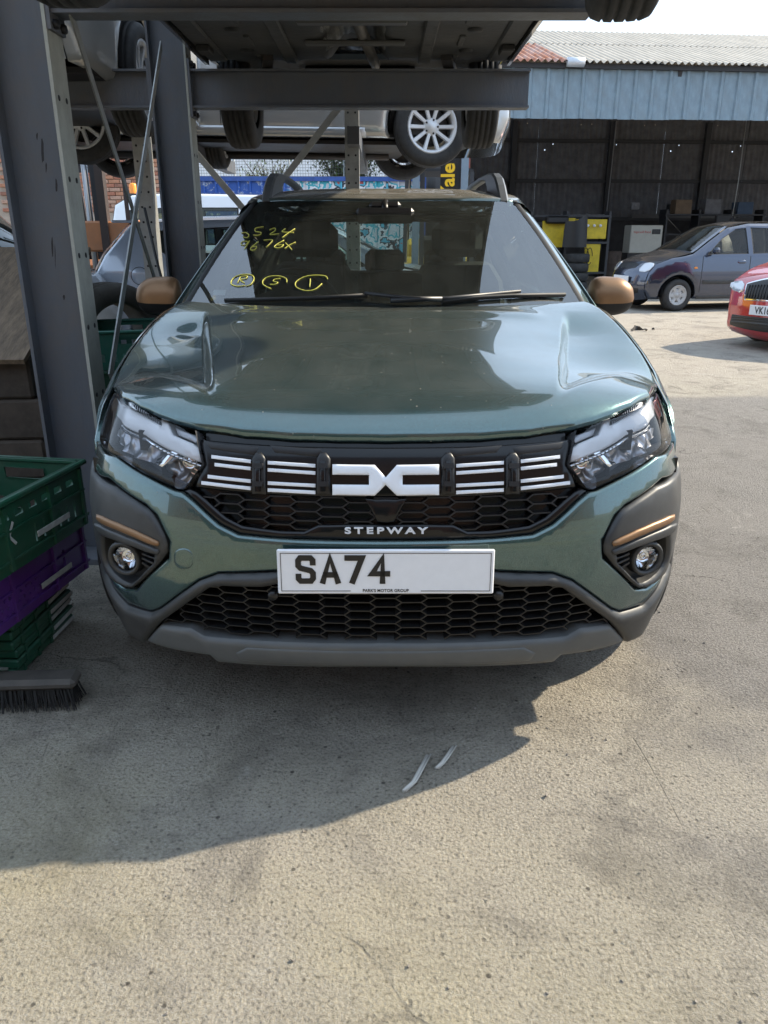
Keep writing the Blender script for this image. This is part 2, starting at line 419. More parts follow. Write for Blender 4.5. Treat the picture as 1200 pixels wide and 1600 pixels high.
# ------------------------------------------------------------------ wheels
def wheel(name, parent, loc, R, W, rim_r, spokes, rim_mat, tyre_mat, rot=(0, 0, 0), style='spoke', side=1, lod=1, hub=None):
    """wheel about the local x axis; outer face towards side*x;  wheel > tyre, rim, brake_disc"""
    e = empty(name, loc, rot, parent); n = 40 if lod else 24
    s = side; h = W/2
    pr = [(rim_r, -h*.86), (rim_r+.018, -h), (R-.035, -h), (R-.012, -h*.86)]
    if lod:
        for g in (-.52, -.18, .18, .52):
            pr += [(R-.002*abs(g)*2, h*(g-.07)), (R-.009, h*(g-.045)), (R-.009, h*(g+.045)), (R-.002*abs(g)*2, h*(g+.07))]
    else: pr += [(R, -h*.6), (R, h*.6)]
    pr += [(R-.012, h*.86), (R-.035, h), (rim_r+.018, h), (rim_r, h*.86)]
    MB().lathe(pr, n).build('tyre', tyre_mat, e)
    b = MB(); b.lathe([(rim_r-.004, s*h*.80), (rim_r+.006, s*h*.90), (rim_r-.012, s*h*.88), (rim_r-.03, s*h*.55), (rim_r-.035, -s*h*.8)], n)
    b.lathe([(.0, s*h*.66), (.028, s*h*.66), (.033, s*h*.60), (.068, s*h*.56), (.072, s*h*.2)], 20)
    for k in range(spokes):
        a = 2*pi*k/spokes; L0, L1 = .045, rim_r-.018
        w0, w1 = (.030, .034) if style == 'spoke' else (.05, .085)
        if style == 'twin': w0, w1 = .02, .018
        v = []
        for (rr, ww, xx, dd) in ((L0, w0, s*h*.56, s*.03), (L1*.6, (w0+w1)*.5, s*h*.64, s*.028), (L1, w1, s*h*.80, s*.03)):
            for sg in (-1, 1):
                v += [(xx, rr, sg*ww*.38), (xx-dd, rr, sg*ww*.55)]
        f = []
        for i in range(2):
            o = i*4; f += [(o, o+4, o+6, o+2), (o+1, o+3, o+7, o+5), (o, o+1, o+5, o+4), (o+2, o+6, o+7, o+3)]
        f += [(0, 2, 3, 1), (8, 9, 11, 10)]
        c_, s_ = cos(a), sin(a)
        b.add([(p[0], p[1]*c_-p[2]*s_, p[1]*s_+p[2]*c_) for p in v], f)
    if style == 'cover':
        b.lathe([(.05, s*h*.6), (.11, s*h*.55), (.11, s*h*.45)], 24)
        b.lathe([(rim_r-.05, s*h*.6), (rim_r-.01, s*h*.8)], n)
    b.build('rim', rim_mat, e)
    d = MB(); d.lathe([(.05, s*h*.05), (rim_r*.72, s*h*.05), (rim_r*.72, -s*h*.1), (.05, -s*h*.1)], 24)
    if lod:
        d.box((-s*h*.02, rim_r*.55, .02), (h*.5, .09, .16))
        for k in range(5):
            a = 2*pi*(k+.5)/5; d.lathe([(.0, s*h*.62), (.009, s*h*.62), (.009, s*h*.3)], 6, c=(0, .055*cos(a), .055*sin(a)))
    d.build('brake_disc', MATS['dark_iron'], e)
    return e
# ------------------------------------------------------------------ shared materials
mat('dark_iron', (.05, .05, .052), .55, .6, dirt=.5, dcol=(.09, .06, .04))
TYRE = mat('tyre_rubber', (.022, .022, .023), .78, var=.25, vscale=14, dirt=.5, dcol=(.07, .065, .058), dscale=7)
PLASTIC = mat('black_plastic', (.009, .009, .010), .42, var=.15, vscale=20)
GLOSS = mat('gloss_black', (.005, .005, .006), .16, coat=.0, spec=.4)
CLAD = mat('grey_cladding', (.030, .031, .032), .44, var=.12, vscale=12, bump=.05, bscale=900, dirt=.22, dcol=(.12, .115, .105), dscale=9)
SKID = mat('skid_grey', (.088, .094, .097), .44, var=.10, vscale=12, dirt=.25, dcol=(.13, .12, .10), dscale=6)
WHITE = mat('white_trim', (.72, .74, .78), .32, var=.03, vscale=30)
LAMPWHITE = mat('lamp_white', (.86, .87, .88), .12, coat=.5)
CHROME = mat('chrome', (.75, .76, .78), .08, 1.)
BRONZE = mat('bronze_trim', (.235, .135, .070), .42, .55, var=.06, vscale=20)
PAINT = paint_mat('green_paint', (.046, .104, .106), .30, dust=.11, dcol=(.23, .21, .18), speck=.75)
ROOFPAINT = paint_mat('dusty_roof_paint', (.036, .084, .082), .30, dust=.48, dcol=(.23, .21, .18), speck=.5)
RUBBER = mat('black_rubber', (.01, .01, .01), .6)
FABRIC = mat('seat_fabric', (.011, .011, .012), .9, var=.2, vscale=40)
DASH = mat('dash_plastic', (.02, .02, .022), .6)
LENS = glass_mat('lamp_lens', (.97, .98, 1), 1.45)
SCREEN = glass_mat('windscreen_glass', (.86, .95, .90), 2.3, dust=.03, dcol=(.46, .50, .45))
SIDEGLASS = glass_mat('side_glass', (.62, .70, .66), 1.5, dust=.03)
YELLOWPEN = mat('yellow_paint_pen', (.60, .58, .10), .6)
# ------------------------------------------------------------------ yard surface
def ground_mat():
    m = bpy.data.materials.new('yard_surface'); m.use_nodes = True; nt = m.node_tree; N, L = nt.nodes, nt.links; b = N['Principled BSDF']
    tc = N.new('ShaderNodeTexCoord'); P = tc.outputs['Object']
    def noise(sc, det=6, rough=.6, vec=None, dist=0.):
        n = N.new('ShaderNodeTexNoise'); n.inputs['Scale'].default_value = sc; n.inputs['Detail'].default_value = det; n.inputs['Roughness'].default_value = rough; n.inputs['Distortion'].default_value = dist
        L.new(vec or P, n.inputs['Vector']); return n.outputs['Fac']
    def rng_(v, a, b_, c=0., d=1., smooth=False):
        r = N.new('ShaderNodeMapRange'); r.inputs['From Min'].default_value = a; r.inputs['From Max'].default_value = b_; r.inputs['To Min'].default_value = c; r.inputs['To Max'].default_value = d
        if smooth: r.interpolation_type = 'SMOOTHSTEP'
        L.new(v, r.inputs['Value']); return r.outputs['Result']
    def mth(op, a, b_=None):
        n = N.new('ShaderNodeMath'); n.operation = op
        for i, q in enumerate((a, b_)):
            if q is None: continue
            if isinstance(q, (int, float)): n.inputs[i].default_value = q
            else: L.new(q, n.inputs[i])
        return n.outputs[0]
    def mix(f, a, b_):
        n = N.new('ShaderNodeMix'); n.data_type = 'RGBA'
        if isinstance(f, (int, float)): n.inputs['Factor'].default_value = f
        else: L.new(f, n.inputs['Factor'])
        for k, q in (('A', a), ('B', b_)):
            if isinstance(q, tuple): n.inputs[k].default_value = (*q, 1)
            else: L.new(q, n.inputs[k])
        return n.outputs['Result']
    sx = N.new('ShaderNodeSeparateXYZ'); L.new(P, sx.inputs['Vector'])
    # worn concrete: warm, sandy
    c = mix(rng_(noise(1.3, 10, .72, dist=.4), .32, .68), (.265, .238, .192), (.50, .445, .345))
    c = mix(rng_(noise(240, 3, .6), .42, .66), c, (.52, .48, .42))                     # light grit
    c = mix(rng_(noise(120, 5, .65), .52, .66, 0, .8), c, (.085, .075, .060))            # dark grit
    # soft grey shade right of the car, painted as darker tarmac with a wandering edge
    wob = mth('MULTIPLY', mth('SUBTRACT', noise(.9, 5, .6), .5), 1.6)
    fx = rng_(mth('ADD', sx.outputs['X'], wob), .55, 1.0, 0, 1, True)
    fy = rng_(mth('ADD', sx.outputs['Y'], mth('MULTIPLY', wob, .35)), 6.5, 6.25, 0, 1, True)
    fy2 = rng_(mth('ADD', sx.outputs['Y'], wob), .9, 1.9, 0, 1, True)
    right_shade = mth('MULTIPLY', mth('MULTIPLY', fx, fy), fy2)
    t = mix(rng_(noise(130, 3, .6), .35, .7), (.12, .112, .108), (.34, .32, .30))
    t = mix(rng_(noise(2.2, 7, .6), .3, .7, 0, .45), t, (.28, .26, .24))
    c = mix(mth('MULTIPLY', right_shade, .9), c, t)
    # dust drifted over the far yard
    far = mth('MULTIPLY', rng_(sx.outputs['Y'], 6.2, 7.6), rng_(noise(.55, 6, .6), .34, .62, .35, .95))
    c = mix(far, c, (.40, .355, .30))
    # oil and wet dirt, with shade painted in, under the rack and the car
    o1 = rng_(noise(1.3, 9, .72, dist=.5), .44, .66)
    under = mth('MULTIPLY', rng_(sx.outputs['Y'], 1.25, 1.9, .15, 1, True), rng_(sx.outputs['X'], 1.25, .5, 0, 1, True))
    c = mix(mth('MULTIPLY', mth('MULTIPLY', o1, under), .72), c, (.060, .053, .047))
    c = mix(mth('MULTIPLY', rng_(noise(2.4, 10, .78, dist=.7), .50, .66), .62), c, (.13, .118, .105))
    c = mix(mth('MULTIPLY', rng_(noise(3.7, 9, .75, dist=1.), .60, .70), .45), c, (.55, .52, .46))
    # warm yellow sunlight painted into the ground in front
    c = mix(mth('MULTIPLY', rng_(noise(.8, 5, .6), .42, .7), rng_(mth('ADD', sx.outputs['Y'], mth('MULTIPLY', sx.outputs['X'], .5)), 1.7, .9, 0, .6)), c, (.45, .385, .20))
    # grit specks
    v = N.new('ShaderNodeTexVoronoi'); v.inputs['Scale'].default_value = 26; L.new(P, v.inputs['Vector'])
    sp = N.new('ShaderNodeSeparateColor'); L.new(v.outputs['Color'], sp.inputs['Color'])
    spk = mth('MULTIPLY', rng_(v.outputs['Distance'], .16, .10), rng_(sp.outputs['Red'], .90, .91))
    c = mix(mth('MULTIPLY', spk, .75), c, (.035, .03, .026))
    # pits and gouges worn into the slab
    v3 = N.new('ShaderNodeTexVoronoi'); v3.inputs['Scale'].default_value = 62; L.new(P, v3.inputs['Vector'])
    s3 = N.new('ShaderNodeSeparateColor'); L.new(v3.outputs['Color'], s3.inputs['Color'])
    pit = mth('MULTIPLY', rng_(v3.outputs['Distance'], .34, .18), rng_(s3.outputs['Red'], .60, .64))
    pit = mth('MULTIPLY', pit, rng_(noise(5, 4), .40, .58))
    c = mix(mth('MULTIPLY', pit, .55), c, (.085, .075, .064))
    mp2 = N.new('ShaderNodeMapping'); mp2.inputs['Rotation'].default_value = (0, 0, .45); mp2.inputs['Scale'].default_value = (1.5, .16, 1); L.new(P, mp2.inputs['Vector'])
    gn = noise(1.5, 2, .45, vec=mp2.outputs['Vector'])
    gou = mth('MULTIPLY', rng_(mth('ABSOLUTE', mth('SUBTRACT', gn, .5)), .0030, .0006), rng_(noise(2.1, 4), .56, .64))
    c = mix(mth('MULTIPLY', gou, .55), c, (.075, .066, .056))
    # hairline cracks
    dn = N.new('ShaderNodeTexNoise'); dn.inputs['Scale'].default_value = 2.5; dn.inputs['Detail'].default_value = 5; L.new(P, dn.inputs['Vector'])
    ad = N.new('ShaderNodeVectorMath'); ad.operation = 'MULTIPLY_ADD'; ad.inputs[1].default_value = (.5, .5, .5); L.new(dn.outputs['Color'], ad.inputs[0]); L.new(P, ad.inputs[2])
    vc = N.new('ShaderNodeTexVoronoi'); vc.feature = 'DISTANCE_TO_EDGE'; vc.inputs['Scale'].default_value = .55; L.new(ad.outputs[0], vc.inputs['Vector'])
    crk = mth('MULTIPLY', rng_(vc.outputs['Distance'], .0045, .001), rng_(noise(1.7, 3), .50, .60))
    c = mix(mth('MULTIPLY', crk, .4), c, (.07, .06, .052))
    L.new(c, b.inputs['Base Color']); b.inputs['Roughness'].default_value = .93; b.inputs['Specular IOR Level'].default_value = .25
    # relief
    h1 = noise(150, 6, .7); h2 = noise(55, 4, .6); h3 = noise(6, 5, .6)
    v2 = N.new('ShaderNodeTexVoronoi'); v2.inputs['Scale'].default_value = 115; L.new(P, v2.inputs['Vector'])
    hh = mth('ADD', mth('ADD', mth('MULTIPLY', h1, .017), mth('MULTIPLY', h2, .006)), mth('ADD', mth('MULTIPLY', h3, .02), mth('MULTIPLY', v2.outputs['Distance'], .005)))
    hh = mth('SUBTRACT', hh, mth('ADD', mth('ADD', mth('MULTIPLY', crk, .006), mth('MULTIPLY', pit, .004)), mth('MULTIPLY', gou, .005)))
    bu = N.new('ShaderNodeBump'); bu.inputs['Strength'].default_value = 1.0; bu.inputs['Distance'].default_value = 1.0
    L.new(hh, bu.inputs['Height']); L.new(bu.outputs['Normal'], b.inputs['Normal'])
    return m
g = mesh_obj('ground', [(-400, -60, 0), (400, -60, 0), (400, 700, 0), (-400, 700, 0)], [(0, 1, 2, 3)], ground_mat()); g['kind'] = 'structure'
# low rise of land behind the yard closes the horizon
hv, hf = [], []
for i in range(41):
    a = radians(-75+150*i/40); hgt = 5+3*sin(i*.9)+2*sin(i*2.3)
    for (r, z) in ((140, -.2), (190, hgt*.6), (260, hgt)): hv.append((r*sin(a), r*cos(a), z))
for i in range(40):
    for k in range(2): o = i*3+k; hf.append((o, o+3, o+4, o+1))
mesh_obj('hills', hv, hf, mat('hill_green', (.07, .085, .055), .95, var=.4, vscale=.08), smooth=True)['kind'] = 'structure'

# the yard goes on behind the camera: a brick workshop that the car's nose mirrors
def brick_tex():
    m = mat('workshop_brick', (.20, .10, .07), .9); nt = m.node_tree; N, L = nt.nodes, nt.links; b = N['Principled BSDF']
    tc = N.new('ShaderNodeTexCoord'); mp = N.new('ShaderNodeMapping'); mp.inputs['Rotation'].default_value = (pi/2, 0, 0); L.new(tc.outputs['Object'], mp.inputs['Vector'])
    t = N.new('ShaderNodeTexBrick'); t.inputs['Scale'].default_value = 4.4; t.inputs['Color1'].default_value = (.24, .11, .075, 1); t.inputs['Color2'].default_value = (.17, .085, .06, 1); t.inputs['Mortar'].default_value = (.3, .27, .23, 1)
    L.new(mp.outputs['Vector'], t.inputs['Vector']); L.new(t.outputs['Color'], b.inputs['Base Color']); return m
yw = empty('yard_buildings', (0, -7.5, 0)); yw['kind'] = 'structure'
MB().box((-1, -3, 2.9), (26, 6, 5.8)).build('workshop_wall', brick_tex(), yw)
for xx in (-6.0, -1.0, 4.5): MB().box((xx, .03, 1.7), (3.4, .10, 3.4)).build('workshop_door', mat('door_dark', (.035, .05, .045), .6, var=.2), yw)
for xx in (-9.2, 8.4): MB().box((xx, .03, 2.2), (1.6, .08, 1.3)).build('workshop_window', mat('window_dark', (.03, .035, .04), .15), yw)
MB().box((-1, -3, 5.9), (26.6, 6.6, .2)).build('workshop_roof', mat('slate', (.09, .09, .10), .8), yw)

# ------------------------------------------------------------------ cantilever rack beside and above the green car
STEEL = mat('painted_steel', (.088, .100, .120), .48, var=.16, vscale=5, dirt=.5, dcol=(.13, .112, .100), dscale=9, stretch=(1, 1, .35), bump=.15, bscale=90)
SCUFF = mat('bare_scuff', (.012, .013, .016), .5)
GALV = mat('galvanised', (.36, .37, .36), .5, .55, var=.18, vscale=9, dirt=.45, dcol=(.22, .21, .19), dscale=7)
EDGE = mat('sunlit_flange', (.36, .37, .33), .55, var=.2, vscale=10, dirt=.5, dcol=(.20, .20, .18), dscale=9, stretch=(1, 1, .3))  # paler tone for the right-hand flange: sunlight painted into the colour
BOLT = mat('bolt_dark', (.02, .02, .022), .6, .4)
RX, YA, YB = -1.13, 2.97, 5.0              # flange face, front arm, rear arm
def post(y, label):
    t = thing('rack_post', label, 'rack post', (RX-.11, y+.065, 0), group='cantilever rack posts')
    MB().box((0, 0, 2.6), (.196, .010, 5.2)).build('web', STEEL, t)
    for sx in (-1, 1):
        f = MB().box((sx*.104, 0, 2.6), (.012, .134, 5.2)).build('flange', EDGE if sx > 0 else STEEL, t)
        h = MB()
        for k in range(18):
            for sy in (-1, 1): h.lathe([(0, sx*.0068), (.010, sx*.0068), (.010, 0)], 10, c=(sx*.104, sy*.034, .42+k*.26))
        h.build('bolt_holes', BOLT, f)['kind'] = 'stuff'
    MB().box((0, 0, .012), (.36, .30, .024)).build('base_plate', STEEL, t)
    b = MB()
    for sx in (-1, 1):
        for sy in (-1, 1): b.lathe([(0, .055), (.016, .055), (.018, .05), (.018, .024)], 6, 'z', c=(sx*.15, sy*.12, 0))
    b.build('anchor_bolts', BOLT, t)['kind'] = 'stuff'
    for k in range(3):     # gussets
        MB().add([(-.09, -.006, .024), (.09, -.006, .024), (.09, -.05, .024), (-.09, -.05, .024), (0, -.006, .16)], [(0, 1, 4), (1, 2, 4), (2, 3, 4), (3, 0, 4)]) if False else None
    return t
pA = post(YA, 'dark grey steel rack post at the left edge, nearest the camera')
pB = post(YB, 'dark grey steel rack post behind the blue silver car, second from the camera')
sc = MB()
for (px, py, w, h) in ((66, 235, 6, 42), (72, 262, 3, 20), (88, 290, 4, 24), (82, 385, 4, 34), (86, 400, 2, 40), (100, 465, 4, 10), (58, 213, 3, 12)):
    c = at_y(px, py, YA+.0595); k = c.y*.9/CF
    n = 9; v = [(c.x+w*k*.5*cos(2*pi*i/n)*random.uniform(.5, 1.2)+.05*h*k*sin(2*pi*i/n), c.y, c.z+h*k*.5*sin(2*pi*i/n)*random.uniform(.7, 1.1)) for i in range(n)]
    sc.add(v, [tuple(range(n))])
sc.v = [(a-pA.location.x, b-pA.location.y, c-pA.location.z) for a, b, c in sc.v]
sc.build('paint_scuffs', SCUFF, pA)['kind'] = 'stuff'
def arm(x0, x1, y, z, label):
    t = thing('cantilever_beam', label, 'rack beam', (x0, y+.065, z), group='cantilever rack arms')
    L_ = x1-x0; s = 1 if L_ > 0 else -1; a = abs(L_)
    MB().box((L_/2, 0, .10), (a, .010, .176)).build('web', STEEL, t)
    for zz in (.006, .194): MB().box((L_/2, 0, zz), (a, .105, .012)).build('flange', STEEL, t)
    MB().box((s*.008, 0, .10), (.014, .13, .30)).build('end_plate', STEEL, t)
    b = MB()
    for sy in (-1, 1):
        for zz in (-.03, .23): b.lathe([(0, s*.03), (.014, s*.03), (.016, s*.025), (.016, s*.014)], 6, c=(0, sy*.034, zz))
    b.build('arm_bolts', BOLT, t)['kind'] = 'stuff'
    return t
arm(RX, .70, YA, 1.972, 'dark steel arm under the front of the raised car, across the top edge')
arm(RX, .845, YB, 1.972, 'dark steel arm under the rear of the raised car')
arm(RX-.22, -3.0, YB, 1.972, 'dark steel arm pointing left from the second post')
arm(RX-.22, -3.0, YA, 1.972, 'dark steel arm pointing left from the nearest post')
def brace(p, q, label, w=.05, grp='flat cross braces', m=None):
    o = MB().bar(p, q, .006, w, up=(0, 0, 1)).build('cross_brace', m or GALV); tag(o, label, 'brace', grp); return o
brace(at_y(108, 12, 3.02), at_y(262, 500, 4.92), 'flat steel brace falling from the nearest post top towards the second post')
brace(at_y(252, 70, 4.93), at_y(172, 590, 3.12), 'flat steel brace rising from behind the nearest post to the second post', w=.045)
cb = MB().tube([at_y(226, 325, 4.7), at_y(243, 400, 4.6), at_y(262, 470, 4.5), at_y(275, 560, 4.4)], .008, 6).build('hanging_cable', RUBBER); tag(cb, 'black cable hanging beside the second rack post', 'cable')

# galvanised rack further back that carries the silver car
def upright(x, y, h, label):
    t = thing('rack_upright', label, 'rack upright', (x, y, 0), group='galvanised rack uprights')
    MB().box((0, 0, h/2), (.11, .004, h)).build('face', GALV, t)
    for sx in (-1, 1): MB().box((sx*.053, .05, h/2), (.004, .096, h)).build('side', GALV, t)
    b = MB()
    for k in range(int(h/.10)):
        for sx in (-1, 1): b.lathe([(0, -.0035), (.008, -.0035), (.008, 0)], 8, 'y', c=(sx*.028, 0, .06+k*.10))
    b.build('punched_holes', BOLT, t)['kind'] = 'stuff'
    MB().box((0, .04, .006), (.18, .16, .012)).build('foot_plate', GALV, t)
    return t
uy = 6.6; ua = at_y(550, 230, uy); ub_ = at_y(226, 300, 5.9)
upright(ua.x, uy, 3.4, 'galvanised perforated upright in front of the silver car'); upright(ub_.x, 5.9, 3.4, 'galvanised perforated upright just left of the second post')
brace(at_y(446, 276, uy+.02), at_y(534, 162, uy+.02), 'galvanised brace sloping up to the upright before the silver car', grp='galvanised rack braces')
brace(at_y(300, 232, uy+.02), at_y(392, 340, uy+.02), 'galvanised brace sloping down to the right of the second post', grp='galvanised rack braces')
for xx, lb in ((ua.x+.02, 'dark beam running back under the middle of the silver car'), (ub_.x, 'dark beam running back under the tail of the silver car')):
    o = MB().box((xx, 7.85, 1.975), (.09, 3.0, .12)).build('support_beam', STEEL); tag(o, lb, 'rack beam', 'beams under the silver car')

# ------------------------------------------------------------------ the open-fronted shed
SH = radians(5.0); SO = Vector((1.75, 17.95, 0))
shed = thing('open_shed', 'open-fronted steel shed with cream corrugated roof and blue fascia', 'shed', SO, SH)
CREAM = mat('cement_sheet', (.52, .46, .38), .9, var=.22, vscale=2.2, dirt=.5, dcol=(.30, .27, .22), dscale=1.6, stretch=(1, .35, 1))
RUST = mat('rusted_sheet', (.36, .13, .06), .85, var=.4, vscale=5, dirt=.8, dcol=(.45, .44, .43), dscale=2.2)
BLUE = mat('blue_fascia', (.20, .275, .33), .6, var=.22, vscale=3.5, dirt=.5, dcol=(.20, .22, .225), dscale=3, stretch=(2.5, 1, .5))
DARKSH = None
def dark_sheet():
    m = mat('dark_sheet', (.125, .125, .132), .8, var=.4, vscale=1.2, stretch=(3, 3, .4)); nt = m.node_tree; N, L = nt.nodes, nt.links; b = N['Principled BSDF']
    tc = N.new('ShaderNodeTexCoord'); v = N.new('ShaderNodeTexVoronoi'); v.voronoi_dimensions = '2D'; v.inputs['Scale'].default_value = 1.9; L.new(tc.outputs['Object'], v.inputs['Vector'])
    lt = N.new('ShaderNodeMath'); lt.operation = 'LESS_THAN'; lt.inputs[1].default_value = .031; L.new(v.outputs['Distance'], lt.inputs[0])
    n = N.new('ShaderNodeTexNoise'); n.inputs['Scale'].default_value = .35; L.new(tc.outputs['Object'], n.inputs['Vector'])
    gt = N.new('ShaderNodeMath'); gt.operation = 'GREATER_THAN'; gt.inputs[1].default_value = .53; L.new(n.outputs['Fac'], gt.inputs[0])
    mu = N.new('ShaderNodeMath'); mu.operation = 'MULTIPLY'; L.new(lt.outputs[0], mu.inputs[0]); L.new(gt.outputs[0], mu.inputs[1])
    iv = N.new('ShaderNodeMath'); iv.operation = 'SUBTRACT'; iv.inputs[0].default_value = 1; L.new(mu.outputs[0], iv.inputs[1]); L.new(iv.outputs[0], b.inputs['Alpha'])
    return m
DARKSH = dark_sheet()
BLOCKW = mat('sooty_block', (.045, .042, .042), .9, var=.5, vscale=2.5, bump=.3, bscale=12)
REDOX = mat('red_oxide', (.20, .055, .04), .6, var=.25, vscale=5)
DKSTEEL = mat('dark_steel', (.03, .03, .033), .6)
def corr(n, pitch, h, L_, kind='sine', m=6):
    """corrugated sheet: n waves along x, length L_ along y, wave in z"""
    xs, zs = [], []
    for k in range(n):
        if kind == 'sine':
            for j in range(m): xs.append((k+j/m)*pitch); zs.append(h*.5*(1-cos(2*pi*j/m)))
        else:
            for fx, fz in ((0, 0), (.70, 0), (.76, 1), (.90, 1), (.97, 0)): xs.append((k+fx)*pitch); zs.append(fz*h)
    xs.append(n*pitch); zs.append(0)
    v = [(x, 0, z) for x, z in zip(xs, zs)]+[(x, L_, z) for x, z in zip(xs, zs)]; q = len(xs)
    return v, [(i, i+1, i+1+q, i+q) for i in range(q-1)]
SL = 19.0; zE, zR, dR = 4.60, 6.22, 5.1
slope = atan2(zR-zE, dR); sl_len = math.hypot(zR-zE, dR)+.05
for side_ in (0, 1):
    vv, ff = corr(7, .145, .055, sl_len/2+.12)
    me = None
    for r in range(2):
        for k in range(18):
            if me is None:
                o = mesh_obj('roof_sheet', vv, ff, CREAM, shed, smooth=True); me = o.data
            else: o = link('roof_sheet', me, shed)
            d = r*(sl_len/2); 
            if side_ == 0: o.location = (k*1.015, -.22+d*cos(slope), zE+d*sin(slope)+r*.012+.003*(k % 2)); o.rotation_euler = (slope, 0, random.uniform(-.002, .002))
            else: o.location = (k*1.015, -.22+2*dR+.44-d*cos(slope), zE+d*sin(slope)+r*.012+.003*(k % 2)); o.rotation_euler = (pi-slope, 0, 0); o.scale.z = -1
            if side_ == 0 and k in (0, 1) and r == 0:
                o.data = me.copy() if k == 0 else o.data
                o.data.materials[0] = RUST if k == 0 else CREAM
            if side_ == 0 and k == 1 and r == 0:
                o.data = me.copy(); o.data.materials[0] = RUST
me.materials[0] = CREAM
MB().prism([(-.0, 0), (SL, 0), (SL, .05), (0, .05)], (-.12, .12), None, (0, dR, zR+.03)).build('ridge_cap', CREAM, shed)
vv, ff = corr(3, .377, .040, .95, 'box'); me = None
for k in range(17):
    if me is None: o = mesh_obj('fascia_sheet', vv, ff, BLUE, shed); me = o.data
    else: o = link('fascia_sheet', me, shed)
    o.location = (k*1.13-.15, .002*(k % 2), 3.60+random.uniform(-.012, .012)); o.rotation_euler = (pi/2, 0, random.uniform(-.004, .004))
MB().box((SL/2, -.05, 4.57), (SL, .10, .09)).build('gutter', DKSTEEL, shed)
MB().lathe([(.0, 0), (.09, 0), (.09, .36), (0, .36)], 10, 'x', c=(2.0, -.17, 4.62)).build('gutter_patch', mat('foil_patch', (.55, .58, .62), .4, .3), shed)
WD = 8.2   # back wall distance
vv, ff = corr(12, .17, .05, 2.95, 'sine', 4); me = None
for k in range(10):
    if me is None: o = mesh_obj('back_wall_sheet', vv, ff, DARKSH, shed, smooth=True); me = o.data
    else: o = link('back_wall_sheet', me, shed)
    o.location = (k*2.04-.3, WD+.003*(k % 2), 1.75); o.rotation_euler = (pi/2, 0, 0)
MB().box((SL/2, WD+.15, .87), (SL+.6, .2, 1.74)).build('block_wall', BLOCKW, shed)
MB().box((-.25, WD/2+.6, 2.35), (.12, WD-1.2, 4.7)).build('end_wall', BLOCKW, shed)
MB().box((SL, WD/2, 2.35), (.12, WD, 4.7)).build('end_wall', BLOCKW, shed)
for zz in (1.78, 2.9, 4.05): MB().box((SL/2, WD-.06, zz), (SL, .10, .10)).build('wall_rail', DKSTEEL, shed)
for xx in (.1, 3.0, 6.1, 9.2, 12.5, 16): MB().box((xx, WD-.12, 2.3), (.16, .14, 4.6)).build('wall_column', DKSTEEL, shed)
for xx in (.0, 9.05, 18.0): MB().box((xx, .12, 2.25), (.20, .18, 4.5)).build('front_column', REDOX, shed)
for xx in (.0, 4.5, 9.05, 13.5, 18.0):
    b = MB(); b.bar((xx, 0, 4.42), (xx, dR, 6.1), .08, .22); b.bar((xx, dR, 6.1), (xx, 2*dR, 4.42), .08, .22); b.build('rafter', DKSTEEL, shed)
MB().tube([(6.15, WD-.25, 4.6), (6.1, WD-.25, 1.9), (4.6, WD-.25, 1.88)], .02, 6).build('conduit', mat('conduit_grey', (.30, .30, .31), .6), shed)
for (a, b_, c) in ((3.2, 5.4, 1.62), (7.0, 10.5, 1.86)): MB().box(((a+b_)/2, WD-.12, c), (b_-a, .06, .12)).build('pipe_tray', mat('tray_grey', (.12, .12, .12), .7), shed)
# ------------------------------------------------------------------ the green crossover
D0 = 1.62                                     # distance of its nose from the camera
CX = .004
car = thing('crossover_car', 'green crossover hatchback facing the camera under the rack, bonnet covered in dust', 'car', (CX, D0, 0))

# plan curve of the nose: arc length s -> (x, y), outward normal
_c = np.array([(-.15, .004), (0, 0), (.15, .004), (.3, .018), (.42, .04), (.53, .075), (.63, .125), (.72, .2), (.772, .295), (.813, .4), (.842, .52), (.858, .65), (.868, .8), (.872, .95)])
_p = []
for i in range(1, len(_c)-2):
    for t in np.linspace(0, 1, 40, endpoint=False):
        a, b, c, d = _c[i-1], _c[i], _c[i+1], _c[i+2]
        _p.append(.5*((2*b)+(c-a)*t+(2*a-5*b+4*c-d)*t*t+(3*b-a-3*c+d)*t**3))
_p = np.array(_p); _s = np.concatenate([[0], np.cumsum(np.hypot(*np.diff(_p, axis=0).T))])
S_END = _s[-1]
lean = spline([.18, .22, .26, .31, .36, .42, .5, .58, .64, .70, .76, .83, .90, .96], [.088, .066, .049, .035, .022, .01, 0, 0, .006, .020, .038, .066, .105, .15])
def fascia(s, z):
    q = np.abs(s); sg = np.where(s < 0, -1., 1.)
    e = .01
    x, y = np.interp(q, _s, _p[:, 0]), np.interp(q, _s, _p[:, 1])
    x2, y2 = np.interp(q+e, _s, _p[:, 0]), np.interp(q+e, _s, _p[:, 1]); q0 = q-e
    x1 = np.where(q0 < 0, -1, 1)*np.interp(np.abs(q0), _s, _p[:, 0]); y1 = np.interp(np.abs(q0), _s, _p[:, 1])
    tx, ty = x2-x1, y2-y1; L = np.hypot(tx, ty)+1e-9; tx, ty = tx/L, ty/L
    # outward normal of the plan curve is (ty, -tx)
    l = lean(z)
    return np.stack([sg*(x-ty*l), y+tx*l, z+0*x], 1)
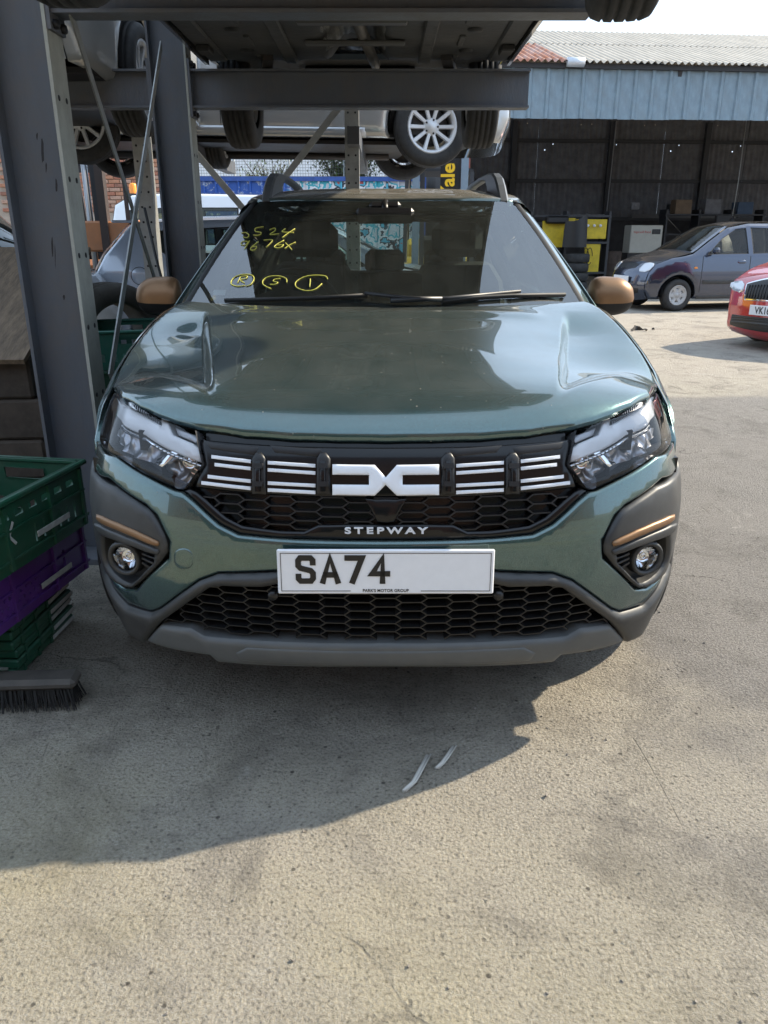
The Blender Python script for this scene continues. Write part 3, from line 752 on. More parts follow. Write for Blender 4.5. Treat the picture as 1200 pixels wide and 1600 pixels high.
def solve(mapf, px, py, g, n=30, off=np.array([CX, D0, 0]), box=None):
    t = np.array([px, py], float); best = None
    f = lambda q: project(mapf(np.array([q[0]]), np.array([q[1]]))+off)[0]
    for st0 in ((0, 0), (.03, .03), (-.08, 0), (.08, .02), (-.15, .05)):
        g1 = np.array(g, float)+st0
        for _ in range(n):
            r = f(g1)-t; e0 = np.hypot(*r)
            if best is None or e0 < best[0]: best = (e0, g1.copy())
            if e0 < .02: return g1
            e = 1e-4; J = np.stack([(f(g1+[e, 0])-f(g1))/e, (f(g1+[0, e])-f(g1))/e], 1)
            st = np.linalg.lstsq(J, -r, rcond=1e-3)[0]; k = np.hypot(*st)
            g1 = g1+st*min(1, .06/max(k, 1e-9))
            if box is not None: g1 = np.clip(g1, box[0], box[1])
        if best[0] < .5: break
    return best[1]
def fs(pts):
    """half outline in photo pixels from the car's centre line -> skin coordinates"""
    o = []; g = None
    for dx, y in pts:
        s, z = solve(fascia, 602+dx, y, (min(dx/640.*(1+.25*(dx/430.)**3), 1.1), .82-(y-690)/620.), box=((-.02, .20), (1.25, .97)))
        if dx == 0: s = 0.
        s = min(s, S_END-.005); o.append((s, z))
    return o
def both(h): return h+[(-s, z) for s, z in reversed(h) if abs(s) > 1e-6]
def pair(name, h, m, parent, **k):
    a = patch(name, h, fascia, m, parent, **k); return a, mirror_x(a)

# painted bumper skin
body_h = fs([(0, 847), (131, 845), (169, 843), (232, 837), (264, 821), (302, 785), (321, 769), (332, 767), (372, 747), (424, 713), (452, 690)])
zt = body_h[-1][1]
body_h += [(S_END-.30, zt-.005), (S_END-.30, zt-.05)]
bez_h = fs([(458, 729), (434, 747), (376, 789), (359, 806), (340, 845), (341, 872), (391, 922), (410, 921), (438, 890)])
body_h = body_h[:-2] + [(body_h[-1][0]*.0+max(body_h[-3][0], bez_h[0][0])+.01, zt-.01)] + bez_h
body_h += fs([(442, 893), (402, 944), (366, 956), (352, 951), (292, 907), (262, 896), (170, 893), (0, 893)])
bumper = patch('bumper', both(body_h), fascia, PAINT, car, step=.014, roll=.007, thick=.03)
# tow-eye cover, only on one side
tow = fs([(333, 857), (303, 856), (300, 889), (330, 889)])
tow = [(-s, z) for s, z in tow]
patch('tow_eye_cover', chaikin(tow, 2), fascia, PAINT, bumper, step=.012, off=.0022, roll=.0035, thick=.004)

# corner bezels with bronze strip and fog lamp
bez = fs([(458, 731), (434, 750), (376, 791), (361, 808), (342, 846), (343, 870), (392, 919), (409, 918), (437, 889)])
s_o = max(p[0] for p in bez)
bez += [(s_o+.05, bez[-1][1]), (s_o+.06, .70), (s_o+.02, bez[0][1]+.005)]
hole = fs([(350, 866), (396, 851), (440, 830), (441, 868), (432, 890), (405, 913), (393, 912)])
fogc = fs([(411, 874)])[0]
bz, bz2 = pair('corner_bezel', chaikin(bez, 1), CLAD, car, holes=[chaikin(hole, 1)], step=.014, off=.006, roll=.010, thick=.05)
strip = fs([(447, 800), (400, 821), (354, 843), (351, 848), (354, 853), (400, 832), (447, 811)])
groove = fs([(449, 813), (400, 836), (353, 856), (351, 862), (355, 866), (400, 848), (449, 826)])
rec = fs([(342, 870), (352, 858), (442, 825), (448, 880), (409, 920), (390, 920)])
fin_l = [fs([(352+6*i, 868+6.5*i), (384, 858+7*i), (384, 861+7*i), (353+6*i, 871+6.5*i)]) for i in range(4)]
for o, sg in ((bz, 1), (bz2, -1)):
    fl = (lambda h: h) if sg > 0 else (lambda h: [(-s, z) for s, z in reversed(h)])
    patch('bronze_strip', chaikin(fl(strip), 1), fascia, BRONZE, o, step=.012, off=.014, roll=.005, thick=.01)
    patch('strip_ledge', chaikin(fl(groove), 1), fascia, SKID if False else CLAD, o, step=.012, off=.013, roll=.005, thick=.01)
    patch('recess', fl(rec), fascia, PLASTIC, o, step=.03, off=-.035, roll=0, thick=0)
    for h in fin_l: patch('fin', fl(h), fascia, PLASTIC, o, step=.02, off=-.004, roll=.001, thick=.03)
    s0, z0 = fogc[0]*sg, fogc[1]
    P = fascia(np.array([s0]), np.array([z0]))[0]; n = Vector((P[0]*.42, -1, 0)).normalized()
    M = n.to_track_quat('Y', 'Z').to_matrix()
    def place(mb): mb.v = [tuple(M @ Vector(v)+Vector(P)) for v in mb.v]; return mb
    ring = MB(); ring.lathe([(.030, -.02), (.034, -.004), (.041, .002), (.046, -.006), (.05, -.04)], 28, 'y')
    hexv = [(.062*cos(a)*1.05, .060*sin(a)*.95) for a in [k*pi/3+.25*sg for k in range(6)]]
    place(ring).build('fog_lamp_ring', CLAD, o)
    lens = MB(); lens.lathe([(.0, .006), (.012, .005), (.022, .002), (.031, -.006)], 28, 'y'); fl_ = place(lens).build('fog_lamp_lens', LENS, o)
    bowl = MB(); bowl.lathe([(.0, -.036), (.008, -.034), (.009, -.022), (.004, -.018), (.012, -.035), (.02, -.025), (.031, -.006)], 20, 'y'); place(bowl).build('fog_lamp_reflector', CHROME, o)

# grey lower cladding, skid plate
clad_h = fs([(0, 894), (170, 894.5), (262, 897), (292, 908), (352, 952), (366, 957), (402, 946), (441, 896)])
so = clad_h[-1][0]
clad_h += [(so+.10, clad_h[-1][1]), (so+.10, clad_h[-1][1]-.07)] + fs([(423, 955), (390, 992), (371, 1001), (349, 970), (276, 918), (254, 915), (192, 917), (150, 908), (0, 908)])
patch('lower_cladding', both(clad_h), fascia, CLAD, car, step=.014, off=.016, roll=.016, thick=.06)
skid_h = fs([(0, 1005), (225, 999), (283, 994), (305, 981), (350, 975), (371, 998), (334, 1011), (272, 1021), (261, 1031), (41, 1039), (0, 1039)])
patch('skid_plate', both(skid_h), fascia, SKID, car, step=.014, off=.012, roll=.012, thick=.10)
sk2 = fs([(0, 1012), (150, 1009), (215, 1006), (235, 1016), (228, 1026), (60, 1034), (0, 1034)])
patch('skid_panel', both(sk2), fascia, SKID, car, step=.016, off=.016, roll=.006, thick=.01)
# dark underside behind it
ub = MB(); ub.box((0, 1.15, .245), (.9, 1.4, .03)); ub.build('undertray', PLASTIC, car)

# honeycomb inserts
def honeycomb(name, poly, L, dx, h, depth, off, thick, parent, m):
    poly = np.array(poly); lo, hi = poly.min(0), poly.max(0); pts = {}; E = set()
    nx = int((hi[0])/(L+dx))+3; mb = MB()
    def key(p): return (round(p[0], 4), round(p[1], 4))
    zc = (lo[1]+hi[1])/2
    for i in range(-nx, nx+1):
        for j in range(-12, 13):
            c = (i*(L+dx), zc+j*2*h+(h if i % 2 else 0))
            q = [(c[0]-L/2, c[1]+h), (c[0]+L/2, c[1]+h), (c[0]+L/2+dx, c[1]), (c[0]+L/2, c[1]-h), (c[0]-L/2, c[1]-h), (c[0]-L/2-dx, c[1])]
            for k in range(6):
                a, b = key(q[k]), key(q[(k+1) % 6]); E.add((min(a, b), max(a, b)))
    E = [e for e in E]
    mid = np.array([((a[0]+b[0])/2, (a[1]+b[1])/2) for a, b in E]); ok = inside(mid, poly)
    for (a, b), k in zip(E, ok):
        if not k: continue
        a, b = np.array(a), np.array(b); d = (b-a)/np.hypot(*(b-a)); n = np.array([-d[1], d[0]])*thick/2; a = a-d*thick*.3; b = b+d*thick*.3
        q = np.array([a-n, b-n, b+n, a+n]); P = fascia(q[:, 0], q[:, 1]); ex = np.array([1e-3, 0]); ey = np.array([0, 1e-3])
        Q = lambda w: fascia(w[:, 0], w[:, 1])
        nn = np.cross(Q(q+ex)-Q(q-ex), Q(q+ey)-Q(q-ey)); nn /= np.linalg.norm(nn, axis=1, keepdims=True)
        f_ = P+nn*off; bk = P+nn*(off-depth)
        ch_ = P+nn*(off-.003)
        mb.add(list(f_)+list(bk), [(0, 1, 2, 3), (0, 4, 5, 1), (1, 5, 6, 2), (2, 6, 7, 3), (3, 7, 4, 0)])
    return mb.build(name, m, parent)
low = both(fs([(0, 905), (150, 905), (192, 915), (254, 913), (276, 916), (352, 972), (305, 983), (283, 996), (225, 1001), (0, 1008)]))
low_m = both(fs([(0, 905), (150, 905), (192, 915), (254, 913), (276, 916), (350, 972), (303, 976), (281, 988), (225, 993), (0, 999)]))
lg = patch('lower_grille', low, fascia, PLASTIC, car, step=.05, off=-.045, roll=0, thick=0)
honeycomb('lower_grille_mesh', low_m, .046, .015, .0122, .03, -.004, .0032, lg, PLASTIC)
for sg in (-1, 1):
    P = fascia(np.array([sg*.265]), np.array([.475]))[0]
    MB().lathe([(0, -.012), (.011, -.011), (.013, -.004), (.013, .03)], 16, 'y', c=(P[0], P[1], P[2])).build('parking_sensor', PLASTIC, lg)

# grille
gr_h = fs([(0, 676), (150, 674), (296, 660), (291, 725), (318, 766), (320, 769), (301, 786), (264, 822), (232, 838), (169, 845), (0, 848)])
grille = patch('grille', both(gr_h), fascia, GLOSS, car, step=.03, off=-.045, roll=0, thick=0)
# surround lip round the opening
lip_o = fs([(322, 768), (302, 785), (264, 821), (232, 837), (169, 843.5), (0, 847)]); lip_i = fs([(0, 821), (60, 821), (108, 822), (130, 833), (168, 832), (228, 824), (254, 810), (284, 783), (300, 770), (312, 762)])
patch('grille_surround', both(lip_i+lip_o), fascia, GLOSS, grille, step=.016, off=-.012, roll=.006, thick=.04)
mesh_h = both(fs([(0, 768), (300, 770), (284, 783), (254, 810), (228, 824), (168, 832), (130, 833), (108, 822), (0, 821)]))
honeycomb('grille_mesh', mesh_h, .046, .016, .0108, .03, -.018, .0032, grille, PLASTIC)
# upper bar with its recessed windows
top_h = fs([(0, 697), (150, 695), (297, 684), (289, 724), (291, 728), (300, 742), (306, 762), (150, 776), (0, 779)])
patch('grille_bar', both(top_h), fascia, GLOSS, grille, step=.016, off=-.016, roll=.006, thick=.03)
for a, b in ((100, 185), (200, 288)):
    h = fs([(a, 700-(a-100)*.03), (b, 694-(b-185)*.06), (b-9, 706-(b-185)*.06), (a+9, 713-(a-100)*.03)])
    w1, w2 = pair('grille_slot', h, PLASTIC, grille, step=.02, off=-.0145, roll=.002, thick=.004)
# white strips
def strip4(x0, x1, ys):
    for (xa, ya), (xb, yb) in ys:
        h = fs([(x0 if xa is None else xa, ya), (x1 if xb is None else xb, yb), ((x1 if xb is None else xb), yb+5.6), ((x0 if xa is None else xa)+0, ya+5.6)])
        h = h if h[0][0] < h[1][0] else h[::-1]
        pair('white_strip', h, WHITE, grille, step=.02, off=-.008, roll=.0015, thick=.01)
strip4(112, 187, [((None, 724.5), (None, 719.5)), ((None, 736), (None, 731)), ((None, 756), (None, 752)), ((None, 767), (None, 763))])
strip4(214, 275, [((None, 717.5), (276, 710)), ((None, 729), (271, 722.5)), ((None, 749), (282, 741.5)), ((None, 760.5), (292, 751.5))])
# brackets between the groups
for x in (99, 201):
    for h in ([(x-11, 716), (x-4, 706), (x+5, 706), (x+11, 715), (x+11, 772), (x-11, 773)],):
        pair('grille_bracket', fs(h), PLASTIC, grille, step=.02, off=-.006, roll=.006, thick=.02)
    pair('bracket_rib', fs([(x-4, 720), (x+4, 720), (x+4, 768), (x-4, 768)]), GLOSS, grille, step=.02, off=.004, roll=.003, thick=.01)
    for yy in (724, 752):
        pair('bracket_clip', fs([(x-8, yy), (x+8, yy), (x+8, yy+8), (x-8, yy+8)]), PLASTIC, grille, step=.02, off=.006, roll=.002, thick=.01)
# emblem: two facing brackets that meet in an X
em = fs([(0, 746), (18, 726.5), (84, 725.5), (84, 741.5), (27, 742), (27, 757.5), (84, 757), (84, 773.5), (18, 774.5), (0, 757.5)])
em = em[0:1]+em[1:]
patch('emblem', both(em), fascia, WHITE, grille, step=.012, off=.006, roll=.004, thick=.02)
tri = both(fs([(0, 780), (33, 780), (14, 816), (0, 818)]))
patch('radar_cover', tri, fascia, GLOSS, grille, step=.02, off=-.004, roll=.004, thick=.02)

# letters as thin raised shapes
def letters(txt, name, w, m, parent, loc, rot, depth=.0015, bold=0., sx=1., spacing=1., align='CENTER'):
    cu = bpy.data.curves.new(name, 'FONT'); cu.body = txt; cu.size = w; cu.extrude = depth; cu.align_x = align; cu.align_y = 'CENTER'
    cu.offset = bold; cu.space_character = spacing; cu.resolution_u = 3
    tmp = bpy.data.objects.new(name, cu); COL.objects.link(tmp)
    bpy.context.view_layer.update()
    me = bpy.data.meshes.new_from_object(tmp.evaluated_get(bpy.context.evaluated_depsgraph_get())); bpy.data.objects.remove(tmp)
    me.materials.clear(); me.materials.append(m)
    o = link(name, me, parent, loc, rot); o.scale = (sx, 1, 1); return o
P = fascia(np.array([0.]), np.array([fs([(0, 832)])[0][1]]))[0]
letters('STEPWAY', 'model_lettering', .0215, WHITE, grille, (0, P[1]+.0075, P[2]+.001), (pi/2+.05, 0, 0), bold=.0006, sx=1.55, spacing=1.42)
# number plate
pz0, pz1 = fs([(0, 921)])[0][1], fs([(0, 852.5)])[0][1]; pzc = (pz0+pz1)/2
Mp = empty('number_plate', (0, -.024, pzc), (radians(-3), 0, 0), car); Mp.scale = (.945, 1, .965)
PLATE = mat('plate_white', (.74, .75, .78), .28, var=.03, vscale=40); PLATEBK = mat('plate_black', (.008, .008, .009), .4)
MB().box((0, .004, 0), (.522, .008, .112), bev=.003).build('plate_sheet', PLATE, Mp)
def frame(w, h, t, y, m, parent, name, gap=None):
    b = MB()
    b.box((0, y, h/2), (w, .0008, t)); b.box((-w/2, y, 0), (t, .0008, h)); b.box((w/2, y, 0), (t, .0008, h))
    if gap: 
        b.box(((-w/2+gap[0])/2, y, -h/2), (gap[0]+w/2, .0008, t)); b.box(((w/2+gap[1])/2, y, -h/2), (w/2-gap[1], .0008, t))
    else: b.box((0, y, -h/2), (w, .0008, t))
    return b.build(name, m, parent)
frame(.504, .095, .0013, -.0005, PLATEBK, Mp, 'plate_border', (-.085, .085))
letters("PARK'S MOTOR GROUP", 'dealer_lettering', .0105, PLATEBK, Mp, (0, -.0005, -.0468), (pi/2, 0, 0), depth=.0004, bold=.0001)
# registration characters drawn as strokes in the plate typeface (50 x 79 mm, 14 mm stroke)
def stroke_char(ch):
    w, h, t = .049, .072, .0140
    S = {'S': [[(1, .80), (1, .90), (.85, 1), (.15, 1), (0, .88), (0, .66), (.15, .56), (.85, .45), (1, .34), (1, .12), (.85, 0), (.15, 0), (0, .10), (0, .20)]],
         'A': [[(0, 0), (.5, 1), (1, 0)], [(.2, .27), (.8, .27)]],
         '7': [[(0, 1), (1, 1), (.36, 0)]],
         '4': [[(.72, 0), (.72, 1), (.0, .32), (1.05, .32)]]}[ch]
    b = MB()
    for pl in S:
        q = [Vector(((x-.5)*(w-t), 0, (z-.5)*(h-t))) for x, z in pl]
        v, f = [], []
        for i, p in enumerate(q):
            d0 = (q[i]-q[i-1]).normalized() if i else (q[1]-q[0]).normalized(); d1 = (q[i+1]-q[i]).normalized() if i < len(q)-1 else d0
            n0_, n1_ = Vector((-d0.z, 0, d0.x)), Vector((-d1.z, 0, d1.x)); n_ = (n0_+n1_); n_ = n_.normalized()*min(1/max(n_.normalized().dot(n0_), .35), 1.9)*t/2
            e_ = Vector()
            if i == 0: e_ = -d0*t*.5
            if i == len(q)-1: e_ = d0*t*.5
            v += [p+n_+e_, p-n_+e_]
        for i in range(len(q)-1): f.append((2*i, 2*i+1, 2*i+3, 2*i+2))
        v2 = [Vector((x.x, -.0009, x.z)) for x in v]; k = len(v)
        b.add(v2, f)
    return b
for i, ch in enumerate('SA74'):
    o = stroke_char(ch).build('plate_character', PLATEBK, Mp, (-.1925+i*.0590, -.0004-.0001*i, .007))
# ------------------------------------------------------------------ headlamps
lamp_h = fs([(301, 671), (357, 651), (416, 620), (431, 604), (446, 632), (453, 670), (451, 686), (424, 710), (372, 744), (327, 765), (318, 764), (290, 725)])
drl_h = fs([(430, 606), (413, 619), (407, 630), (361, 661), (362, 648), (350, 653), (343, 676), (311, 690), (298, 699), (290, 724), (349, 701), (388, 677), (428, 653), (434, 646), (436, 624)])
LAMPBACK = mat('lamp_housing', (.17, .17, .18), .2, .6)
leg1 = fs([(349, 699), (338, 704), (365, 730), (378, 722)])
for sg in (1, -1):
    fl = (lambda h: list(h)) if sg > 0 else (lambda h: [(-s, z) for s, z in reversed(h)])
    hl = patch('headlamp', fl(lamp_h), fascia, LAMPBACK, car, step=.03, off=-.085, roll=0, thick=-.078)
    patch('lamp_lens', fl(lamp_h), fascia, LENS, hl, step=.016, off=-.001, roll=.008, thick=.012, ch=1)
    patch('daylight_bar', fl(drl_h), fascia, LAMPWHITE, hl, step=.012, off=-.022, roll=.004, thick=.02)
    guide = fs([(291, 727), (349, 704), (388, 680), (429, 656), (432, 661), (390, 686), (350, 710), (292, 732)])
    patch('light_guide', fl(guide), fascia, CHROME, hl, step=.014, off=-.026, roll=.003, thick=.01)
    patch('lamp_strut', fl(leg1), fascia, CHROME, hl, step=.02, off=-.034, roll=.003, thick=.02)
    lower = fs([(292, 729), (343, 705), (368, 730), (322, 758)]); outer_ = fs([(356, 700), (392, 679), (432, 652), (446, 665), (442, 684), (384, 722)])
    patch('reflector_tray', fl(lower), fascia, mat('reflector_grey', (.34, .34, .35), .32, .85), hl, step=.02, off=-.05, roll=0, thick=0, disp=lambda a, b: -.012*np.cos(a*90)*np.cos(b*120))
    patch('reflector_tray', fl(outer_), fascia, mat('reflector_dark', (.30, .30, .32), .32, .8), hl, step=.02, off=-.046, roll=0, thick=0, disp=lambda a, b: -.010*np.cos(a*70+1)*np.cos(b*90))
    plate_ = fs([(304, 677), (342, 662), (337, 676), (308, 688)])
    patch('lamp_plate', fl(plate_), fascia, MATS['reflector_grey'], hl, step=.02, off=-.03, roll=.002, thick=.02)
    # comb of fins above the bar
    for i in range(13):
        t = i/12.; x0 = 366+t*42; y0 = 662-t*30
        h = fs([(x0, y0-9), (x0+1.7, y0-10), (x0+1.7, y0+1), (x0, y0+2)])
        patch('lamp_fin', fl(h), fascia, LAMPBACK, hl, step=.02, off=-.026, roll=0, thick=.03)
    for i in range(2):
        h = fs([(296+i*4, 738+i*6.5), (311+i*4, 730+i*6.5), (311+i*4, 732+i*6.5), (296+i*4, 740+i*6.5)])
        patch('lamp_ridge', fl(h), fascia, CHROME, hl, step=.03, off=-.03, roll=0, thick=.008)
    for (dx, y) in ((318, 727),):
        s0, z0 = fs([(dx, y)])[0]; P = fascia(np.array([s0*sg]), np.array([z0]))[0]; n = Vector((P[0]*.5, -1, 0)).normalized(); M = n.to_track_quat('Y', 'Z').to_matrix()
        mb = MB(); mb.lathe([(0, -.036), (.010, -.036), (.012, -.043), (.017, -.034), (.019, -.034), (.020, -.06)], 24, 'y'); mb.v = [tuple(M @ Vector(v)+Vector(P)) for v in mb.v]
        mb.build('projector', CHROME, hl)

# ------------------------------------------------------------------ bonnet
zc = spline([.04, .06, .08, .11, .15, .20, .26, .35, .5, .7, .9, 1.1, 1.3], [.745, .785, .820, .858, .890, .912, .928, .945, .969, .996, 1.02, 1.045, 1.06])
drop = spline([0, .2, .4, .6, .8, 1.0, 1.2, 1.4], [0, 0, .05, .10, .068, .03, 0, 0])
def plan_y(a): return np.interp(a, _p[:, 0], _p[:, 1])
def crease_x(Y): return .40+.19*np.clip((Y-.15)/.85, 0, 1.2)
def bonnet(x, Y):
    a = np.abs(x); w = 1-sstep(.25, 1.0, Y)
    q = Y-.92*plan_y(np.minimum(a, .82))*w
    z = zc(q)-drop(Y)*(a/.8)**3
    xc = crease_x(Y); e0 = .20+np.clip(a-.42, 0, 1)*1.15; amp = .030*sstep(e0, e0+.13, Y)*(1-sstep(.88, 1.06, Y))
    fl = sstep(xc-.006, xc+.024, a)*(1-sstep(xc+.02, .80, a))
    z = z-amp*fl
    z = z+.006*np.exp(-((Y-.98)/.05)**2)*(1-sstep(.45, .55, a))
    return np.stack([x, Y, z], 1)
def bs(pts):
    o = []; g = (.0, .1)
    for dx, y in pts:
        g = solve(bonnet, 602+dx, y, (max(g[0], dx/640.), g[1])); 
        if dx == 0: g = np.array([0, g[1]])
        o.append((g[0], g[1]))
    return o
front = bs([(0, 688), (75, 687), (150, 685), (225, 679), (297, 668), (330, 659), (358, 648), (388, 633), (416, 616)])
bon_h = front + [(.795, .60), (.803, .70), (.796, .80), (.783, .9), (.766, 1.0), (.742, 1.1), (.712, 1.2), (.64, 1.175), (.5, 1.13), (.25, 1.085), (0, 1.07)]
bonnet_o = patch('bonnet', both(bon_h), bonnet, PAINT, car, step=.0075, roll=.012, thick=.03)
# dark shadow gap and inner edge under the bonnet lip
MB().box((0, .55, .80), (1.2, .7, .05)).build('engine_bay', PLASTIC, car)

# ------------------------------------------------------------------ windscreen and cowl
def screen(x, t):
    a = np.abs(x); w = .733+(.55-.733)*t; r = np.minimum(a/w, 1.3)
    Y = 1.02+.78*t+(.28-.18*t)*r*r; z = 1.018+.387*t+.014*np.sin(np.pi*np.clip(t, 0, 1))-.0*r
    return np.stack([x, Y, z], 1)
scr = both([(0, -.06), (.3, -.06), (.6, -.05), (.735, -.01), (.645, .5), (.548, 1.0), (.3, 1.0), (0, 1.0)])
FRIT = mat('screen_frit', (.012, .012, .013), .25)
wind = patch('windscreen', scr, screen, SCREEN, car, step=.03, roll=0, thick=.004)
inner = both([(0, .045), (.3, .045), (.6, .05), (.665, .09), (.58, .55), (.505, .945), (.3, .955), (0, .955)])
patch('black_border', scr, screen, FRIT, wind, holes=[chaikin(inner, 2)], step=.03, off=-.005, roll=0, thick=0)
cow = MB(); 
for i in range(24):
    x0, x1 = -.72+i*.06, -.72+(i+1)*.06; y0, y1 = 1.055+.16*(x0/.72)**2, 1.055+.16*(x1/.72)**2
    cow.add([(x0, y0-.03, 1.018), (x1, y1-.03, 1.018), (x1, y1+.13, 1.030), (x0, y0+.13, 1.030)], [(0, 1, 2, 3)])
cow.build('cowl', PLASTIC, car)
# wipers
def on_screen(px, py, lift=.012):
    g = solve(screen, px, py, ((px-602)/420., .2)); p = screen(np.array([g[0]]), np.array([g[1]]))[0]; return Vector((p[0], p[1]-lift*.5, p[2]+lift))
def wiper(pts, armpts):
    e = empty('wiper', (0, 0, 0), parent=car)
    b = MB(); b.tube([on_screen(*p, lift=.012) for p in pts], .0065, 6); 
    q = [on_screen(*p, lift=.006) for p in pts]; b.tube(q, .004, 4); b.build('wiper_blade', RUBBER, e)
    a = MB(); P = [on_screen(*p, lift=.018) for p in armpts]; a.tube(P, .007, 6, rr=[.010, .008, .006]); a.build('wiper_arm', PLASTIC, e)
wiper([(352, 474), (430, 472), (500, 470), (575, 466)], [(690, 476), (640, 474), (570, 466)][::-1][::-1])
wiper([(690, 477), (740, 470), (800, 466.5), (882, 465)], [(610, 478), (700, 474), (812, 463)])
# paint-pen writing on the glass
PEN = [[(412, 355), (400, 357), (399, 362), (408, 364), (405, 368), (396, 368)],
       [(421, 360), (429, 357), (430, 361), (422, 367), (436, 366)],
       [(446, 358), (441, 363), (459, 364)], [(461, 358), (449, 366), (441, 372)],
       [(377, 365), (384, 364), (389, 368), (386, 372), (380, 371)],
       [(387, 378), (379, 378), (377, 383), (384, 383), (390, 377), (382, 390)],
       [(404, 378), (393, 387), (392, 391), (398, 391), (401, 386), (394, 386)],
       [(412, 376), (426, 376), (416, 387)],
       [(444, 376), (432, 383), (429, 387), (437, 388), (443, 383), (433, 384)],
       [(446, 380), (451, 385), (456, 391)], [(462, 379), (452, 384), (445, 389)],
       [(383, 447), (370, 448), (361, 444), (364, 436), (376, 430), (392, 430), (397, 436), (392, 445), (384, 448)],
       [(376, 433), (371, 443)], [(376, 433), (386, 432), (384, 436), (375, 438), (382, 443)],
       [(424, 452), (412, 446), (411, 439), (420, 433), (436, 432), (447, 436), (448, 442)],
       [(438, 436), (430, 437), (427, 440), (434, 442), (430, 445), (422, 445)],
       [(512, 437), (508, 432), (490, 431), (474, 434), (462, 442), (464, 450), (478, 455), (492, 453), (503, 444)],
       [(485, 436), (484, 449)]]
for st in PEN:
    q = [Vector(on_screen(*p, lift=.002)) for p in st]
    r = []
    for i in range(len(q)-1):
        p0, p1, p2, p3 = q[max(i-1, 0)], q[i], q[i+1], q[min(i+2, len(q)-1)]
        for t in (0, .25, .5, .75): r.append(.5*((2*p1)+(p2-p0)*t+(2*p0-5*p1+4*p2-p3)*t*t+(3*p1-p0-3*p2+p3)*t**3))
    r.append(q[-1]); MB().tube(r, .0024, 5, rr=[.0012+.0009*abs(sin(i*1.7)) for i in range(len(r))]).build('pen_stroke', YELLOWPEN, wind)
# sticker at the lower corner
p = on_screen(342, 452, -.012)
MB().box(tuple(p), (.045, .002, .03), Matrix.Rotation(radians(-58), 3, 'X')).build('screen_sticker', WHITE, wind)

# ------------------------------------------------------------------ roof, sides, rear
zr = spline([1.7, 1.8, 2.0, 2.4, 2.8, 3.3, 3.75, 3.9], [1.385, 1.411, 1.447, 1.483, 1.493, 1.483, 1.44, 1.42])
def roof(x, Y): a = np.abs(x); return np.stack([x, Y, zr(Y)-.028*(a/.6)**4], 1)
ROOFP = ROOFPAINT
patch('roof', both([(0, 1.808), (.3, 1.84), (.545, 1.905), (.60, 2.05), (.61, 2.6), (.60, 3.3), (.56, 3.76), (0, 3.80)]), roof, ROOFP, car, step=.03, roll=.012, thick=.02)
_py = np.concatenate([_p[:, 1], [1.3, 2.0, 3.0, 3.6, 3.9, 4.1]]); _px = np.concatenate([_p[:, 0], [.880, .885, .885, .875, .83, .74]])
_o = np.argsort(_py)
sl = spline([.15, .22, .3, .4, .55, .7, .8, .88, .95, 1.0, 1.42], [.08, .05, .022, .006, 0, .006, .018, .034, .050, .072, .30])
def side(Y, z): return np.stack([np.interp(Y, _py[_o], _px[_o])-sl(z), Y, z], 1)
def arc(cy, cz, r, a0, a1, n=16): return [(cy+r*cos(radians(a0+(a1-a0)*i/n)), cz+r*sin(radians(a0+(a1-a0)*i/n))) for i in range(n+1)]
FW, RW, WZ = .836, 3.44, .335
bot = [(.52, .30)] + arc(FW, WZ, .375, 195, -15)[0:] + [(1.22, .23), (3.05, .23)] + arc(RW, WZ, .375, 195, -15) + [(3.95, .30)]
topz = [(4.03, .5), (4.03, .8), (3.98, 1.0), (3.0, .985), (2.0, .965), (1.3, .945), (1.05, .915), (.8, .865), (.62, .80), (.52, .72)]
sd = patch('side_panel', bot+topz, side, PAINT, car, step=.035, roll=.006, thick=.02); sd2 = mirror_x(sd)
sd['label'] = 'green flank panel on the photo right'; sd2['label'] = 'green flank panel on the photo left'
ring = arc(FW, WZ, .43, 175, -2)+[(1.26, .23), (1.22, .225)]+arc(FW, WZ, .378, -10, 190)
for r_, nm in ((ring, 'arch_trim'), (arc(RW, WZ, .43, 182, 0)+arc(RW, WZ, .378, 0, 182), 'arch_trim'), ([(1.24, .23), (3.05, .23), (3.05, .33), (1.24, .33)], 'sill_trim')):
    q = patch(nm, r_, side, CLAD, car, step=.03, off=.005, roll=.005, thick=.02); mirror_x(q)
for s_y in (1.33, 2.42, 3.3):        # door gaps
    q = patch('door_gap', [(s_y-.003, .34), (s_y+.003, .34), (s_y+.003, .95), (s_y-.003, .95)], side, RUBBER, sd, step=.05, off=.0015, roll=0, thick=0); mirror_x(q, parent=sd2)
for y0 in (2.2, 3.1):
    q = MB().box((.885, y0, .87), (.03, .16, .03), bev=.01).build('door_handle', PAINT, sd); mirror_x(q, parent=sd2)
